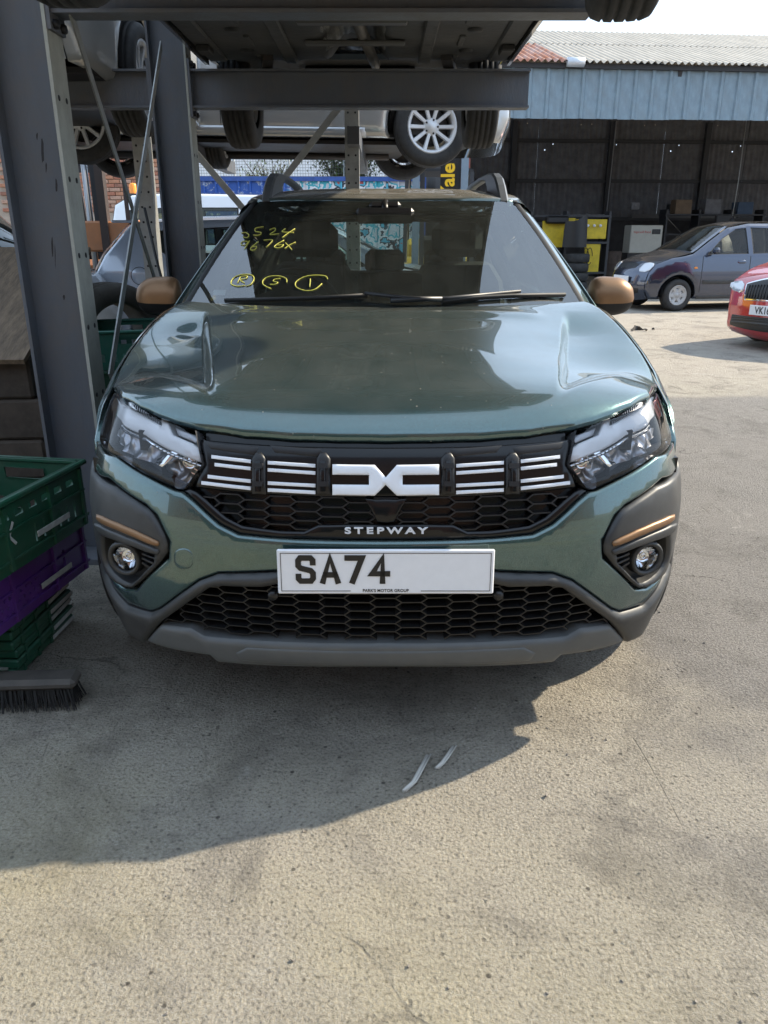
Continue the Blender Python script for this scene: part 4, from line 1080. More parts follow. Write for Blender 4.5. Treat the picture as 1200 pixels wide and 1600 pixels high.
# upper side: window band
gh = [(1.36, .95), (1.36, 1.015), (1.62, 1.20), (1.86, 1.345), (2.1, 1.40), (2.7, 1.42), (3.3, 1.41), (3.62, 1.37), (3.80, 1.18), (3.92, .99)]
w1 = [(1.55, .985), (2.36, 1.0), (2.36, 1.375), (2.12, 1.365), (1.88, 1.31), (1.70, 1.20)]; w2 = [(2.46, 1.0), (3.24, 1.015), (3.30, 1.30), (3.18, 1.375), (2.46, 1.378)]
q = patch('window_band', gh, side, PAINT, sd, holes=[w1, w2], step=.04, roll=.004, thick=.015); mirror_x(q, parent=sd2)
for w in (w1, w2):
    q = patch('door_window', w, side, SIDEGLASS, sd, step=.06, off=-.006, roll=0, thick=0); mirror_x(q, parent=sd2)
def loft(name, A, B, C, m, parent, n=8):
    """strip between curve A and C with control curve B"""
    v, f = [], []
    for a, b, c in zip(A, B, C):
        a, b, c = Vector(a), Vector(b), Vector(c)
        for i in range(n+1):
            t = i/n; v.append(a*(1-t)**2+b*2*t*(1-t)+c*t*t)
    for k in range(len(A)-1):
        for i in range(n): o = k*(n+1)+i; f.append((o, o+1, o+n+2, o+n+1))
    o = mesh_obj(name, v, f, m, parent, smooth=True)
    bm = bmesh.new(); bm.from_mesh(o.data); bmesh.ops.recalc_face_normals(bm, faces=bm.faces)
    if sum((q.normal.x*q.calc_center_median().x+q.normal.z) for q in bm.faces) < 0: bmesh.ops.reverse_faces(bm, faces=bm.faces)
    bm.to_mesh(o.data); bm.free(); return o
Ys = np.array([.56, .62, .7, .8, .9, 1.0, 1.1, 1.2, 1.3, 1.38])
ex = np.interp(Ys, [.56, .60, .70, .80, .9, 1.0, 1.1, 1.2, 1.3, 1.4], [.795, .800, .807, .800, .787, .770, .746, .717, .735, .77])
ez = bonnet(np.minimum(ex, .80), Ys)[:, 2]-.006; ez[-2:] = [1.035, 1.02]
tz = np.interp(Ys, [.52, .62, .8, 1.05, 1.3], [.72, .80, .865, .915, .945])
C = side(Ys, tz); A = np.stack([ex, Ys, ez], 1); B = np.stack([C[:, 0]*.75+ex*.25, Ys, ez*.8+tz*.2], 1)
q = loft('front_wing', A, B, C, PAINT, car); mirror_x(q)
# pillars
ts = np.linspace(-.03, 1.0, 14); wsx = .735+(.548-.735)*np.clip(ts, 0, 1); A = screen(wsx, ts); A = A+np.array([.004, .004, .001])
Cp = A+np.stack([.060-.01*ts, .13-.02*ts, -.008-.015*ts], 1); Bp = A+np.stack([.048+0*ts, .055+0*ts, .006+0*ts], 1)
q = loft('pillar', A, Bp, Cp, PAINT, car); mirror_x(q)
q = loft('pillar_trim', A+np.array([-.012, -.002, .003]), A+np.array([0, 0, .007]), A+np.array([.010, .004, .004]), RUBBER, car, 4); mirror_x(q)
Y2 = np.linspace(1.88, 3.62, 14); A = roof(np.interp(Y2, [1.88, 2.05, 2.6, 3.3, 3.62], [.545, .595, .605, .595, .57]), Y2)-np.array([0, 0, .004]); Cr = side(Y2, np.interp(Y2, [p[0] for p in gh[3:8]], [p[1] for p in gh[3:8]]))
Br = np.stack([Cr[:, 0]*.6+A[:, 0]*.4+.012, Y2, A[:, 2]-.004], 1)
q = loft('roof_edge', A, Br, Cr, PAINT, car); mirror_x(q)
# roof bars
BAR = mat('roof_bar_grey', (.12, .125, .13), .34, .3, var=.08, vscale=15)
for sg in (1, -1):
    pr_ = [(1.88, 1.405), (1.93, 1.436), (2.00, 1.478), (2.08, 1.513), (2.18, 1.536), (2.35, 1.547), (2.75, 1.553), (3.2, 1.545), (3.42, 1.527), (3.56, 1.495), (3.66, 1.44), (3.66, 1.42), (3.42, 1.43), (3.36, 1.50), (3.0, 1.522), (2.6, 1.527), (2.42, 1.515), (2.34, 1.48), (2.30, 1.43), (2.0, 1.40)]
    b = MB(); Mr = Matrix(((0, sg, 0), (1, 0, 0), (0, 0, 1)))
    b.prism(pr_, (-.021, .021), Mr, (sg*.505, 0, 0)); b.build('roof_bar', BAR, car, bevel=.008)
def rear(x, z):
    a = np.abs(x); Y = np.where(z < 1.0, 4.05-.04*(z-.6)**2*4, 4.05-.0256-(z-1.0)*.78)-.18*(a/.75)**3
    return np.stack([x, Y, z], 1)
def rear_flip(x, z): return rear(-x, z)
rh = both([(0, .3), (.78, .3), (.80, .8), (.78, 1.0), (.60, 1.40), (0, 1.43)]); rw = both([(0, 1.04), (.55, 1.06), (.62, 1.10), (.52, 1.36), (0, 1.38)])
hatch = patch('tailgate', rh, rear_flip, PAINT, car, holes=[rw], step=.05, roll=.01, thick=.02)
patch('rear_window', rw, rear_flip, SIDEGLASS, hatch, step=.1, off=-.004, roll=0, thick=0)
# mirrors
for sg in (1, -1):
    e = empty('door_mirror', (sg*.885, 1.50, 1.045), parent=car)
    v, f = [], []; NU, NV = 20, 14
    for i in range(NU):
        for j in range(NV+1):
            a = 2*pi*i/NU; h = -1+2*j/NV      # h along x: inner -> outer
            r = (1-max(0, h)**2.6)**.5 if h > 0 else (1-abs(h)**5)**.4
            r = max(r, .02); sc = 1.0-.06*h
            v.append((h*.092, cos(a)*r*.062*sc, sin(a)*r*.074*sc-.006*h*h*(1 if h > 0 else .2)+.0))
    for i in range(NU):
        for j in range(NV): f.append((i*(NV+1)+j, i*(NV+1)+j+1, ((i+1) % NU)*(NV+1)+j+1, ((i+1) % NU)*(NV+1)+j))
    up = [q for q in f if sum(v[k][2] for k in q)/4 > -.020]; dn = [q for q in f if q not in up]
    V = [(sg*a, b, c) for a, b, c in v]
    def sub(faces, name, m, sc=1.):
        ids = sorted({k for q in faces for k in q}); mp = {k: i for i, k in enumerate(ids)}
        return mesh_obj(name, [tuple(c*sc for c in V[k]) for k in ids], [tuple(mp[k] for k in (q if sg < 0 else q[::-1])) for q in faces], m, e, smooth=True)
    sub(up, 'mirror_cap', BRONZE); sub(dn, 'mirror_base', PLASTIC, .985)
    MB().tube([(-sg*.16, .03, -.085), (-sg*.09, .01, -.075), (-sg*.03, 0, -.055)], .02, 8, rr=[.03, .026, .028]).build('mirror_arm', PLASTIC, e)
# aerial stub, wheels
for sx in (-1, 1):
    for yy in (FW, RW):
        wheel('wheel', car, (sx*.775, yy, .335), .335, .205, .205, 5, CHROME, TYRE, side=sx, style='twin')
for sx in (-1, 1):     # inner wings close the nose behind the bumper corners
    MB().box((sx*.50, .44, .54), (.10, .48, .46)).build('inner_wing', PLASTIC, car); MB().box((sx*.66, .40, .50), (.22, .14, .44)).build('arch_liner', PLASTIC, car)
MB().box((0, .24, .50), (1.1, .10, .56)).build('crash_beam', PLASTIC, car)
# ------------------------------------------------------------------ cabin
d = MB()
for i in range(28):
    x0, x1 = -.72+i*1.44/28, -.72+(i+1)*1.44/28
    def prof(x): 
        k = .16*(x/.72)**2; bump = .055*math.exp(-((x+.37)/.19)**2)
        return [(x, 1.13+k, .99), (x, 1.28+k*.6, 1.012+bump*.3), (x, 1.42+k*.2, 1.02+bump), (x, 1.52, 1.005+bump*.9), (x, 1.56, .95), (x, 1.54, .7)]
    a, b = prof(x0), prof(x1)
    for j in range(5): d.add([a[j], b[j], b[j+1], a[j+1]], [(0, 1, 2, 3)], False)
d.build('dashboard', DASH, car)
MB().box((.02, 1.50, 1.075), (.25, .02, .12), Matrix.Rotation(radians(-12), 3, 'X'), bev=.008).build('centre_screen', GLOSS, car)
st = MB(); n_ = 28
st.tube([(-.37+.185*cos(2*pi*k/n_), 1.66-.07*sin(2*pi*k/n_), .965+.17*sin(2*pi*k/n_)) for k in range(n_+1)], .015, 8, False); st.box((-.37, 1.65, .965), (.34, .03, .05), bev=.01); st.box((-.37, 1.62, .94), (.13, .05, .12), bev=.02)
st.build('steering_wheel', DASH, car)
def seat(x, y, back=.62, w=.50):
    e = empty('seat', (x, y, 0), parent=car)
    b = MB(); b.box((0, 0, .50), (w, .52, .16), bev=.05); b.build('seat_cushion', FABRIC, e)
    v = []
    R_ = Matrix.Rotation(radians(-16), 3, 'X')
    b = MB()
    prof = [(-.24, .0), (-.25, .3), (-.23, .5), (-.17, .60), (.17, .60), (.23, .5), (.25, .3), (.24, 0)]
    b.prism([(px*w/.5, pz) for px, pz in prof], (-.06, .07), R_, (0, .24, .56)); b.build('seat_back', FABRIC, e, bevel=.025)
    b = MB(); b.box((0, .05, .10), (.26, .10, .17), bev=.04); b.tube([(-.06, .05, -.03), (-.06, .05, .05)], .007, 6); b.tube([(.06, .05, -.03), (.06, .05, .05)], .007, 6)
    q = b.build('headrest', FABRIC, e, (0, .39, 1.15))
seat(-.37, 2.12); seat(.37, 2.12)
b = MB(); b.box((0, 2.98, .5), (1.3, .5, .16), bev=.04); b.build('rear_bench', FABRIC, car)
b = MB(); b.box((0, 3.22, .82), (1.3, .12, .52), Matrix.Rotation(radians(-18), 3, 'X'), bev=.05); b.build('rear_backrest', FABRIC, car)
for x in (-.36, 0, .36): MB().box((x, 3.33, 1.12), (.24, .08, .14), bev=.03).build('headrest', FABRIC, car)
b = MB(); b.box((0, 1.70, 1.345), (.235, .03, .06), Matrix.Rotation(radians(8), 3, 'X'), bev=.012); b.tube([(0, 1.70, 1.36), (0, 1.76, 1.40)], .014, 8); b.box((0, 1.77, 1.385), (.13, .08, .03), bev=.012)
b.build('rear_view_mirror', PLASTIC, car)
LINER = mat('headliner', (.10, .10, .10), .9)
b = MB(); b.add([(-.54, 1.86, 1.365), (.54, 1.86, 1.365), (.56, 3.6, 1.37), (-.56, 3.6, 1.37)], [(0, 1, 2, 3)]); b.build('headliner', LINER, car)
b = MB(); b.box((0, 2.5, .28), (1.56, 2.8, .06)); b.build('cabin_floor', DASH, car)
for sx in (-1, 1):
    b = MB(); b.box((sx*.80, 2.3, .64), (.03, 2.0, .64)); b.build('door_card', DASH, car)
for sx in (-1, 1): MB().box((sx*.26, 1.95, 1.352), (.34, .12, .012), bev=.004).build('sun_visor', LINER, car)
# ------------------------------------------------------------------ other cars
def gcar(root, W, prof, belt, wheels, R, paint, windows=(), sill=.20, tumble=.42, glass=None, rim=None, wheel_dz=0., roll=.055, spokes=5, style='cover', lod=0, under=True, rims_r=None, trim=None, wheel_dx=0., steer=0., bow=.13):
    """prof: outline (y, z, segment) from the front lower edge over the roof to the rear lower edge, y = 0 at the nose"""
    glass = glass or SIDEGLASS; rim = rim or CHROME; trim = trim or PLASTIC
    ys, zs = np.array([p[0] for p in prof]), np.array([p[1] for p in prof])
    L = ys.max(); hw0 = W/2
    pl = spline([-.3, 0, .25, .6, 1.0, L-1.0, L-.5, L-.2, L, L+.3], [.80, .86, .93, .98, 1, 1, .985, .94, .88, .84])
    tb = spline([0, .2, .35, .6, belt-.02, belt+.04, belt+.6], [.06, .03, .012, 0, .012, .03, .03+tumble*.56])
    def hw(Y, z): return hw0*pl(Y)-tb(z)
    def sidemap(Y, z): return np.stack([hw(Y, z), Y, z], 1)
    yf, yr = wheels; ra = R+.055
    def arcp(c): return [(c+ra*cos(radians(a)), R+ra*sin(radians(a))) for a in np.linspace(200, -20, 15)]
    poly = [(p[0], p[1]) for p in prof]
    bot = [q for q in arcp(yf) if q[1] > sill*.5] + [q for q in arcp(yr) if q[1] > sill*.5]
    bot = [(a, max(b, sill)) for a, b in bot]
    sp = list(reversed(poly))+bot
    a = patch('side_panel', sp, sidemap, paint, root, holes=[w for w in windows], step=.05, roll=roll, thick=.0, hroll=False); b = mirror_x(a)
    for s, o in ((1, a), (-1, b)):
        o['label'] = 'side panel with doors, '+('left' if s > 0 else 'right')+' hand flank'
    for w in windows:
        g_ = patch('side_window', w, sidemap, glass, a, step=.12, off=-.008, roll=0, thick=0); mirror_x(g_, parent=b)
        wi = np.array(w); c = wi.mean(0); inn = [tuple(c+(p-c)*.94) for p in wi]
        t_ = patch('window_seal', w, sidemap, RUBBER, a, holes=[inn], step=.1, off=-.004, roll=0, thick=0); mirror_x(t_, parent=b)
    # over-the-top skin
    seg = [p[2] for p in prof]; cum = np.concatenate([[0], np.cumsum(np.hypot(np.diff(ys), np.diff(zs)))])
    # smooth profile
    us = np.linspace(0, cum[-1], 160); Yc, Zc = np.interp(us, cum, ys), np.interp(us, cum, zs)
    k = np.array([1, 2, 3, 2, 1])/9.
    Yp, Zp = np.pad(Yc, 2, mode='edge'), np.pad(Zc, 2, mode='edge'); Y2_, Z2_ = np.convolve(Yp, k, 'valid'), np.convolve(Zp, k, 'valid')
    dY, dZ = np.gradient(Y2_), np.gradient(Z2_); l = np.hypot(dY, dZ)+1e-9; ny, nz = -dZ/l, dY/l
    crown = (bow*np.abs(ny)**1.5+.02*np.abs(nz))
    def skin(x, u):
        Y = np.interp(u, us, Y2_); Z = np.interp(u, us, Z2_); h = np.maximum(hw(Y, Z)-roll*.9, .1); t = np.clip(x/h, -1.05, 1.05)
        c = np.interp(u, us, crown)*(1-t*t)
        return np.stack([x, Y+c*np.interp(u, us, ny), Z+c*np.interp(u, us, nz)], 1)
    def strip_(u0, u1, name, m, parent=root, inset=0., off=0.):
        uu = np.linspace(u0, u1, max(3, int((u1-u0)/.05)+2)); Y = np.interp(uu, us, Y2_); Z = np.interp(uu, us, Z2_)
        h = np.maximum(hw(Y, Z)-roll*.95-inset, .1); v, f = [], []; nx = 14
        for i in range(len(uu)):
            x = np.linspace(-h[i], h[i], nx+1); P = skin(x, np.full(nx+1, uu[i]))
            n_ = np.array([0, np.interp(uu[i], us, ny), np.interp(uu[i], us, nz)])
            v += [tuple(q+n_*off) for q in P]
        for i in range(len(uu)-1):
            for j in range(nx): o = i*(nx+1)+j; f.append((o, o+1, o+nx+2, o+nx+1))
        return mesh_obj(name, v, f, m, parent, smooth=True)
    names = {'b': 'bumper', 'n': 'bonnet', 'w': 'windscreen', 'r': 'roof', 'g': 'rear_window', 't': 'tailgate', 'c': 'rear_bumper', 'f': 'nose'}
    out = {}
    i = 0
    while i < len(seg)-1:
        j = i
        while j < len(seg)-1 and seg[j] == seg[i]: j += 1
        s = seg[i]; u0, u1 = cum[i], cum[j]
        if s in 'wg':
            o = strip_(u0, u1, names[s], glass, inset=.06, off=-.004)
            for sx in (-1, 1):
                uu = np.linspace(u0, u1, 10); Y = np.interp(uu, us, Y2_); Z = np.interp(uu, us, Z2_); h = np.maximum(hw(Y, Z)-roll*.95, .1)
                P0 = skin(sx*h, uu); P1 = skin(sx*(h-.065), uu)
                mesh_obj('screen_pillar', list(P0)+list(P1), [(q, q+1, q+11, q+10) if sx < 0 else (q, q+10, q+11, q+1) for q in range(9)], paint, root, smooth=True)
        else:
            o = strip_(u0, u1, names[s], trim if s == 'c' and False else paint)
        out[s] = (o, u0, u1); i = j
    if under:
        n = len(poly); MB().box((0, L/2, sill+.03), (W-.22, L-.5, .03)).build('underbody', PLASTIC, root)
        MB().box((0, L*.5, belt*.72), (W-.30, L*.55, .12)).build('cabin_base', DASH, root)
    for sx in (-1, 1):
        for yy in (yf, yr):
            wheel('wheel', root, (sx*(hw0-.115+wheel_dx), yy, R+wheel_dz), R, .195, rims_r or R*.62, spokes, rim, TYRE, side=sx, style=style, lod=lod, rot=(0, 0, steer if yy == yf else 0))
            xi, xo = sx*(hw0-.27), sx*(hw0-.03); q = [(yy+(ra-.01)*cos(pi*i/14), R+(ra-.01)*sin(pi*i/14)) for i in range(15)]
            lin = MB(); lin.add([(xi, a_, b_) for a_, b_ in q]+[(xo, a_, b_) for a_, b_ in q], [(i, i+1, i+16, i+15) for i in range(14)], True); lin.add([(xi, a_, b_) for a_, b_ in q], [tuple(range(15))]); lin.build('wheel_arch_liner', PLASTIC, root)
    def u_at(z):       # arc length where the nose reaches height z
        return float(np.interp(z, Z2_[:60], us[:60])) if np.all(np.diff(Z2_[:60]) >= 0) else float(us[np.argmin(np.abs(Z2_[:70]-z))])
    return dict(skin=skin, u=u_at, hw=hw, side=sidemap, parts=out, a=a, b=b)
def on_skin(c, name, pts, m, parent, off=.004, roll=.003, mirrored=False, step=.03, thick=.01, ch=0):
    q = [(x, c['u'](z)) for x, z in pts]
    o = patch(name, q, c['skin'], m, parent, step=step, off=off, roll=roll, thick=thick, ch=ch)
    return (o, mirror_x(o)) if mirrored else o
def plate_on(c, root, z, txt, m=None, h=.111, off=.02):
    P = c['skin'](np.array([0.]), np.array([c['u'](z)]))[0]
    e = empty('number_plate', (0, P[1]-off, z), (0, 0, 0), root)
    MB().box((0, .005, 0), (.52, .008, h), bev=.003).build('plate_sheet', m or PLATE, e)
    if txt: letters(txt, 'plate_lettering', .108, PLATEBK, e, (0, -.0005, -.003), (pi/2, 0, 0), depth=.0005, bold=.0018, sx=.76, spacing=1.02)
    return e

# --- navy hatchback in the yard
NAVY = paint_mat('navy_paint', (.028, .042, .080), .15, dust=.10, dcol=(.28, .25, .21))
nv = thing('navy_hatchback', 'small navy hatchback parked side on in front of the shed', 'car', at_z(958, 486)+Vector((.33, .5, 0)), radians(-90+13))
prof = [(.10, .20, 'b'), (.02, .35, 'b'), (.02, .50, 'f'), (.06, .66, 'f'), (.16, .80, 'n'), (.45, .90, 'n'), (.85, .985, 'w'), (1.20, 1.20, 'w'), (1.58, 1.42, 'r'), (2.0, 1.49, 'r'), (2.6, 1.495, 'r'), (3.15, 1.45, 'g'), (3.36, 1.08, 't'), (3.46, .75, 'c'), (3.48, .40, 'c'), (3.40, .22, 'c')]
c = gcar(nv, 1.50, prof, .93, (.62, 2.98), .275, NAVY, windows=[[(1.10, .955), (1.93, .965), (1.93, 1.40), (1.72, 1.38), (1.42, 1.22)], [(2.02, .965), (2.72, .985), (2.72, 1.385), (2.02, 1.405)], [(2.79, .99), (3.10, 1.03), (3.02, 1.30), (2.79, 1.38)]], rim=mat('wheel_cover_grey', (.42, .42, .42), .45), spokes=6, style='cover')
HEADL = mat('headlamp_silver', (.55, .56, .58), .15, .6)
on_skin(c, 'headlamp', [(.36, .64), (.60, .66), (.64, .80), (.42, .80)], HEADL, nv, off=.008, mirrored=True, ch=1)
on_skin(c, 'front_grille', [(-.26, .66), (.26, .66), (.30, .76), (-.30, .76)], PLASTIC, nv, off=.006, ch=1)
on_skin(c, 'lower_grille', [(-.45, .30), (.45, .30), (.48, .42), (-.48, .42)], PLASTIC, nv, off=.006, ch=1)
plate_on(c, nv, .535, None)
P = c['skin'](np.array([0.]), np.array([c['u'](.71)]))[0]; MB().lathe([(.028, 0), (.036, -.008), (.044, 0)], 20, 'y', c=(0, P[1]-.012, .71)).build('grille_badge', CHROME, nv)
sm = c['side']
def on_side(c, name, pts, m, off=.004, roll=.003, ch=0, parent=None):
    o = patch(name, pts, c['side'], m, parent or c['a'], step=.06, off=off, roll=roll, thick=.01, ch=ch); return o, mirror_x(o, parent=c['b'])
for x in (1.02, 1.97, 2.85): on_side(c, 'door_gap', [(x-.006, .32), (x+.006, .32), (x+.006, .93), (x-.006, .93)], RUBBER, .001, 0)
on_side(c, 'rub_strip', [(1.05, .46), (2.68, .46), (2.68, .53), (1.05, .53)], CLAD, .012, .008)
on_side(c, 'sill', [(.98, .205), (2.62, .205), (2.62, .26), (.98, .26)], CLAD, .008, .004)
for x in (1.72, 2.62): on_side(c, 'door_handle', [(x, .80), (x+.17, .80), (x+.17, .86), (x, .86)], NAVY, .014, .01, 1)
on_side(c, 'indicator', [(.86, .72), (.93, .72), (.93, .755), (.86, .755)], mat('amber', (.75, .25, .04), .3), .008, .005, 1)
for sx in (-1, 1): MB().box((sx*.83, 1.20, 1.02), (.15, .10, .11), bev=.035).build('door_mirror', NAVY, nv)
MB().tube([(-.55, 1.35, 1.32), (-.58, 1.0, 1.62)], .004, 5).build('aerial', RUBBER, nv)

# --- red car, only its front corner in the picture
REDP = paint_mat('red_paint', (.42, .012, .022), .05, dust=.05, metal=.15, rough=.3)
rp = at_z(1150, 512); 
rd = thing('red_hatchback', 'bright red hatchback with white plate at the right edge, front corner showing', 'car', (4.52, 9.05, 0), radians(-58))
prof = [(.14, .16, 'b'), (.03, .22, 'b'), (.06, .34, 'b'), (.06, .48, 'f'), (.08, .66, 'f'), (.14, .78, 'n'), (.5, .90, 'n'), (1.0, .99, 'w'), (1.75, 1.41, 'r'), (2.4, 1.47, 'r'), (3.3, 1.42, 'g'), (3.8, 1.0, 't'), (3.92, .7, 'c'), (3.95, .4, 'c'), (3.85, .22, 'c')]
c = gcar(rd, 1.64, prof, .94, (.82, 3.30), .30, REDP, windows=[[(1.3, .97), (2.15, .98), (2.15, 1.38), (1.85, 1.36)], [(2.25, .98), (3.1, 1.0), (3.05, 1.34), (2.25, 1.385)]], spokes=5, style='spoke', rim=CHROME, bow=.2)
on_skin(c, 'headlamp', [(.46, .60), (.74, .66), (.76, .76), (.50, .72)], HEADL, rd, off=.008, mirrored=True, ch=1)
gq = on_skin(c, 'grille_frame', [(-.42, .54), (.42, .54), (.46, .70), (.15, .735), (0, .70), (-.15, .735), (-.46, .70)], CHROME, rd, off=.006)
on_skin(c, 'front_grille', [(-.40, .555), (.40, .555), (.44, .69), (.15, .72), (0, .685), (-.15, .72), (-.44, .69)], PLASTIC, gq, off=.012)
for k in range(19):
    x = -.38+k*.042; u0, u1 = c['u'](.565), c['u'](.68); P0, P1 = c['skin'](np.array([x]), np.array([u0]))[0], c['skin'](np.array([x]), np.array([u1]))[0]
    MB().bar(P0+np.array([0, -.018, 0]), P1+np.array([0, -.018, 0]), .008, .014, up=(0, -1, 0)).build('grille_slat', GLOSS, gq)
on_skin(c, 'lower_grille', [(-.62, .25), (.62, .25), (.60, .37), (-.60, .37)], PLASTIC, rd, off=.006)
for z in (.28, .31, .34): on_skin(c, 'grille_bar', [(-.58, z), (.58, z), (.58, z+.012), (-.58, z+.012)], CLAD, rd, off=.014)
plate_on(c, rd, .46, 'VK16 GYA', off=.03)
P = c['skin'](np.array([0.]), np.array([c['u'](.77)]))[0]; MB().lathe([(0, -.010), (.03, -.008), (.045, 0), (.05, .01)], 20, 'y', c=(0, P[1]-.004, .77)).build('bonnet_badge', CHROME, rd)

# --- blue-silver hatchback behind the rack, tail to the left
BLUEP = paint_mat('blue_silver_paint', (.48, .56, .68), .05, dust=.05, metal=.15, dcol=(.4, .4, .4))
bl = thing('silver_blue_hatchback', 'silver blue hatchback behind the second post, fuel flap and quarter window showing', 'car', (1.18, 8.9, 0), radians(90+4))
prof = [(.10, .20, 'b'), (.02, .40, 'b'), (.05, .62, 'f'), (.2, .80, 'n'), (.7, .92, 'n'), (1.05, .98, 'w'), (1.85, 1.38, 'r'), (2.5, 1.45, 'r'), (3.3, 1.43, 'r'), (3.72, 1.385, 'g'), (3.98, 1.10, 't'), (4.12, .85, 'c'), (4.14, .42, 'c'), (4.05, .24, 'c')]
c = gcar(bl, 1.76, prof, .95, (.85, 3.40), .31, BLUEP, windows=[[(1.4, .98), (2.25, 1.0), (2.25, 1.36), (1.9, 1.34)], [(2.33, 1.0), (3.0, 1.03), (3.0, 1.34), (2.33, 1.37)], [(3.08, 1.06), (3.35, 1.09), (3.56, 1.20), (3.48, 1.31), (3.08, 1.345)]], rim=CHROME, style='spoke', tumble=.5)
ring = [(3.62+.085*cos(a), .90+.085*sin(a)) for a in np.linspace(0, 2*pi, 22, endpoint=False)]
ring2 = [(3.62+.080*cos(a), .90+.080*sin(a)) for a in np.linspace(0, 2*pi, 22, endpoint=False)]
on_side(c, 'fuel_flap_gap', ring, RUBBER, .0012, 0); on_side(c, 'fuel_flap', ring2, BLUEP, .003, .003)
on_side(c, 'door_gap', [(3.04, .35), (3.05, .35), (3.07, 1.0), (3.06, 1.0)], RUBBER, .0015, 0)
MB().box((0, 3.80, 1.40), (1.15, .22, .025), bev=.01).build('roof_spoiler', BLUEP, bl)

# --- silver saloon on the far rack, seen from the side
SILV = paint_mat('silver_paint', (.42, .43, .44), .12, dust=.08, metal=.6, dcol=(.4, .38, .34))
sv = thing('silver_saloon', 'silver saloon raised side on across the far rack, ten spoke wheels hanging', 'car', (1.06, 8.33, 1.84), radians(90+7))
prof = [(.10, .20, 'b'), (.02, .40, 'b'), (.05, .62, 'f'), (.2, .76, 'n'), (.9, .92, 'n'), (1.35, 1.0, 'w'), (2.1, 1.38, 'r'), (2.8, 1.45, 'r'), (3.4, 1.38, 'g'), (4.0, 1.08, 't'), (4.6, 1.02, 't'), (4.72, .7, 'c'), (4.70, .4, 'c'), (4.6, .24, 'c')]
c = gcar(sv, 1.80, prof, .93, (.76, 3.70), .325, SILV, windows=[[(1.6, .97), (2.5, .98), (2.5, 1.36), (2.15, 1.34)], [(2.6, .98), (3.5, 1.0), (3.3, 1.33), (2.6, 1.37)]], rim=mat('alloy_silver', (.74, .75, .77), .35, .15), style='spoke', spokes=10, wheel_dz=-.01, lod=1, rims_r=.212, sill=.22, wheel_dx=.03)
on_side(c, 'sill_moulding', [(1.33, .22), (3.38, .22), (3.38, .30), (1.33, .30)], SILV, .016, .02)
for x in (1.42, 2.55): on_side(c, 'door_gap', [(x-.004, .31), (x+.004, .31), (x+.004, .95), (x-.004, .95)], RUBBER, .0015, 0)
b = MB(); b.box((0, 2.35, .205), (1.3, 3.0, .03)); b.tube([(.2, 1.0, .17), (.15, 2.4, .16), (.3, 4.2, .17)], .035, 8); b.tube([(-.62, .92, .26), (.62, .92, .26)], .03, 8); b.tube([(-.62, 3.82, .26), (.62, 3.82, .26)], .03, 8); b.build('running_gear', mat('dark_iron', (.05, .05, .05)), sv)

# --- dark car raised above the green one: its floor is what we see
OVP = paint_mat('graphite_paint', (.06, .062, .068), .15, dust=.1)
FLOOR = mat('underseal', (.030, .031, .032), .62, var=.35, vscale=5, dirt=.55, dcol=(.075, .074, .070), dscale=3.5, bump=.25, bscale=25)
OX, OY, OZ = -.15, 1.965, 2.02
ov = thing('raised_dark_car', 'dark car raised on the rack over the green car, floor and tyres showing', 'car', (OX, OY, OZ))
prof = [(.12, .26, 'b'), (.02, .42, 'b'), (.05, .62, 'f'), (.2, .76, 'n'), (.8, .92, 'n'), (1.2, 1.0, 'w'), (1.95, 1.38, 'r'), (2.6, 1.45, 'r'), (3.3, 1.40, 'g'), (3.9, 1.08, 't'), (4.2, 1.02, 't'), (4.3, .7, 'c'), (4.28, .4, 'c'), (4.15, .26, 'c')]
c = gcar(ov, 1.84, prof, .93, (.64, 3.66), .325, OVP, windows=[[(1.5, .97), (2.3, .98), (2.3, 1.36), (1.95, 1.34)], [(2.4, .98), (3.2, 1.0), (3.1, 1.33), (2.4, 1.37)]], rim=MATS['alloy_silver'], style='spoke', spokes=10, wheel_dz=-.21, under=False, lod=1, sill=.20, bow=.22, steer=radians(-9), wheel_dx=-.03)
for w_ in ov.children:
    if w_.name.startswith('wheel') and w_.location.x < 0 and w_.location.y < 1 and w_.type == 'EMPTY': w_.location.z += .09; w_.rotation_euler = (0, 0, 0)
    elif w_.name.startswith('wheel') and w_.location.x > 0 and w_.location.y < 1 and w_.type == 'EMPTY': w_.location.z += .055; w_.location.x += .07
fl = empty('floor_pan', (0, 0, 0), parent=ov)
def wavy(x0, x1, y0, y1, z, name, m=FLOOR, nx=30, ny=40, fn=None):
    v, f = [], []
    for j in range(ny+1):
        for i in range(nx+1):
            x, y = x0+(x1-x0)*i/nx, y0+(y1-y0)*j/ny; v.append((x, y, z+(fn(x, y) if fn else 0)))
    for j in range(ny):
        for i in range(nx): o = j*(nx+1)+i; f.append((o, o+nx+1, o+nx+2, o+1))
    return mesh_obj(name, v, f, m, fl, smooth=True)
def floorfn(x, y):
    tun = .11*math.exp(-(abs(x)/.13)**4); rib = .008*math.sin(y*14)*math.exp(-((abs(x)-.42)/.14)**2)
    return tun+rib
wavy(-.86, .86, .95, 3.1, .205, 'floor_sheet', nx=80, ny=60, fn=floorfn)
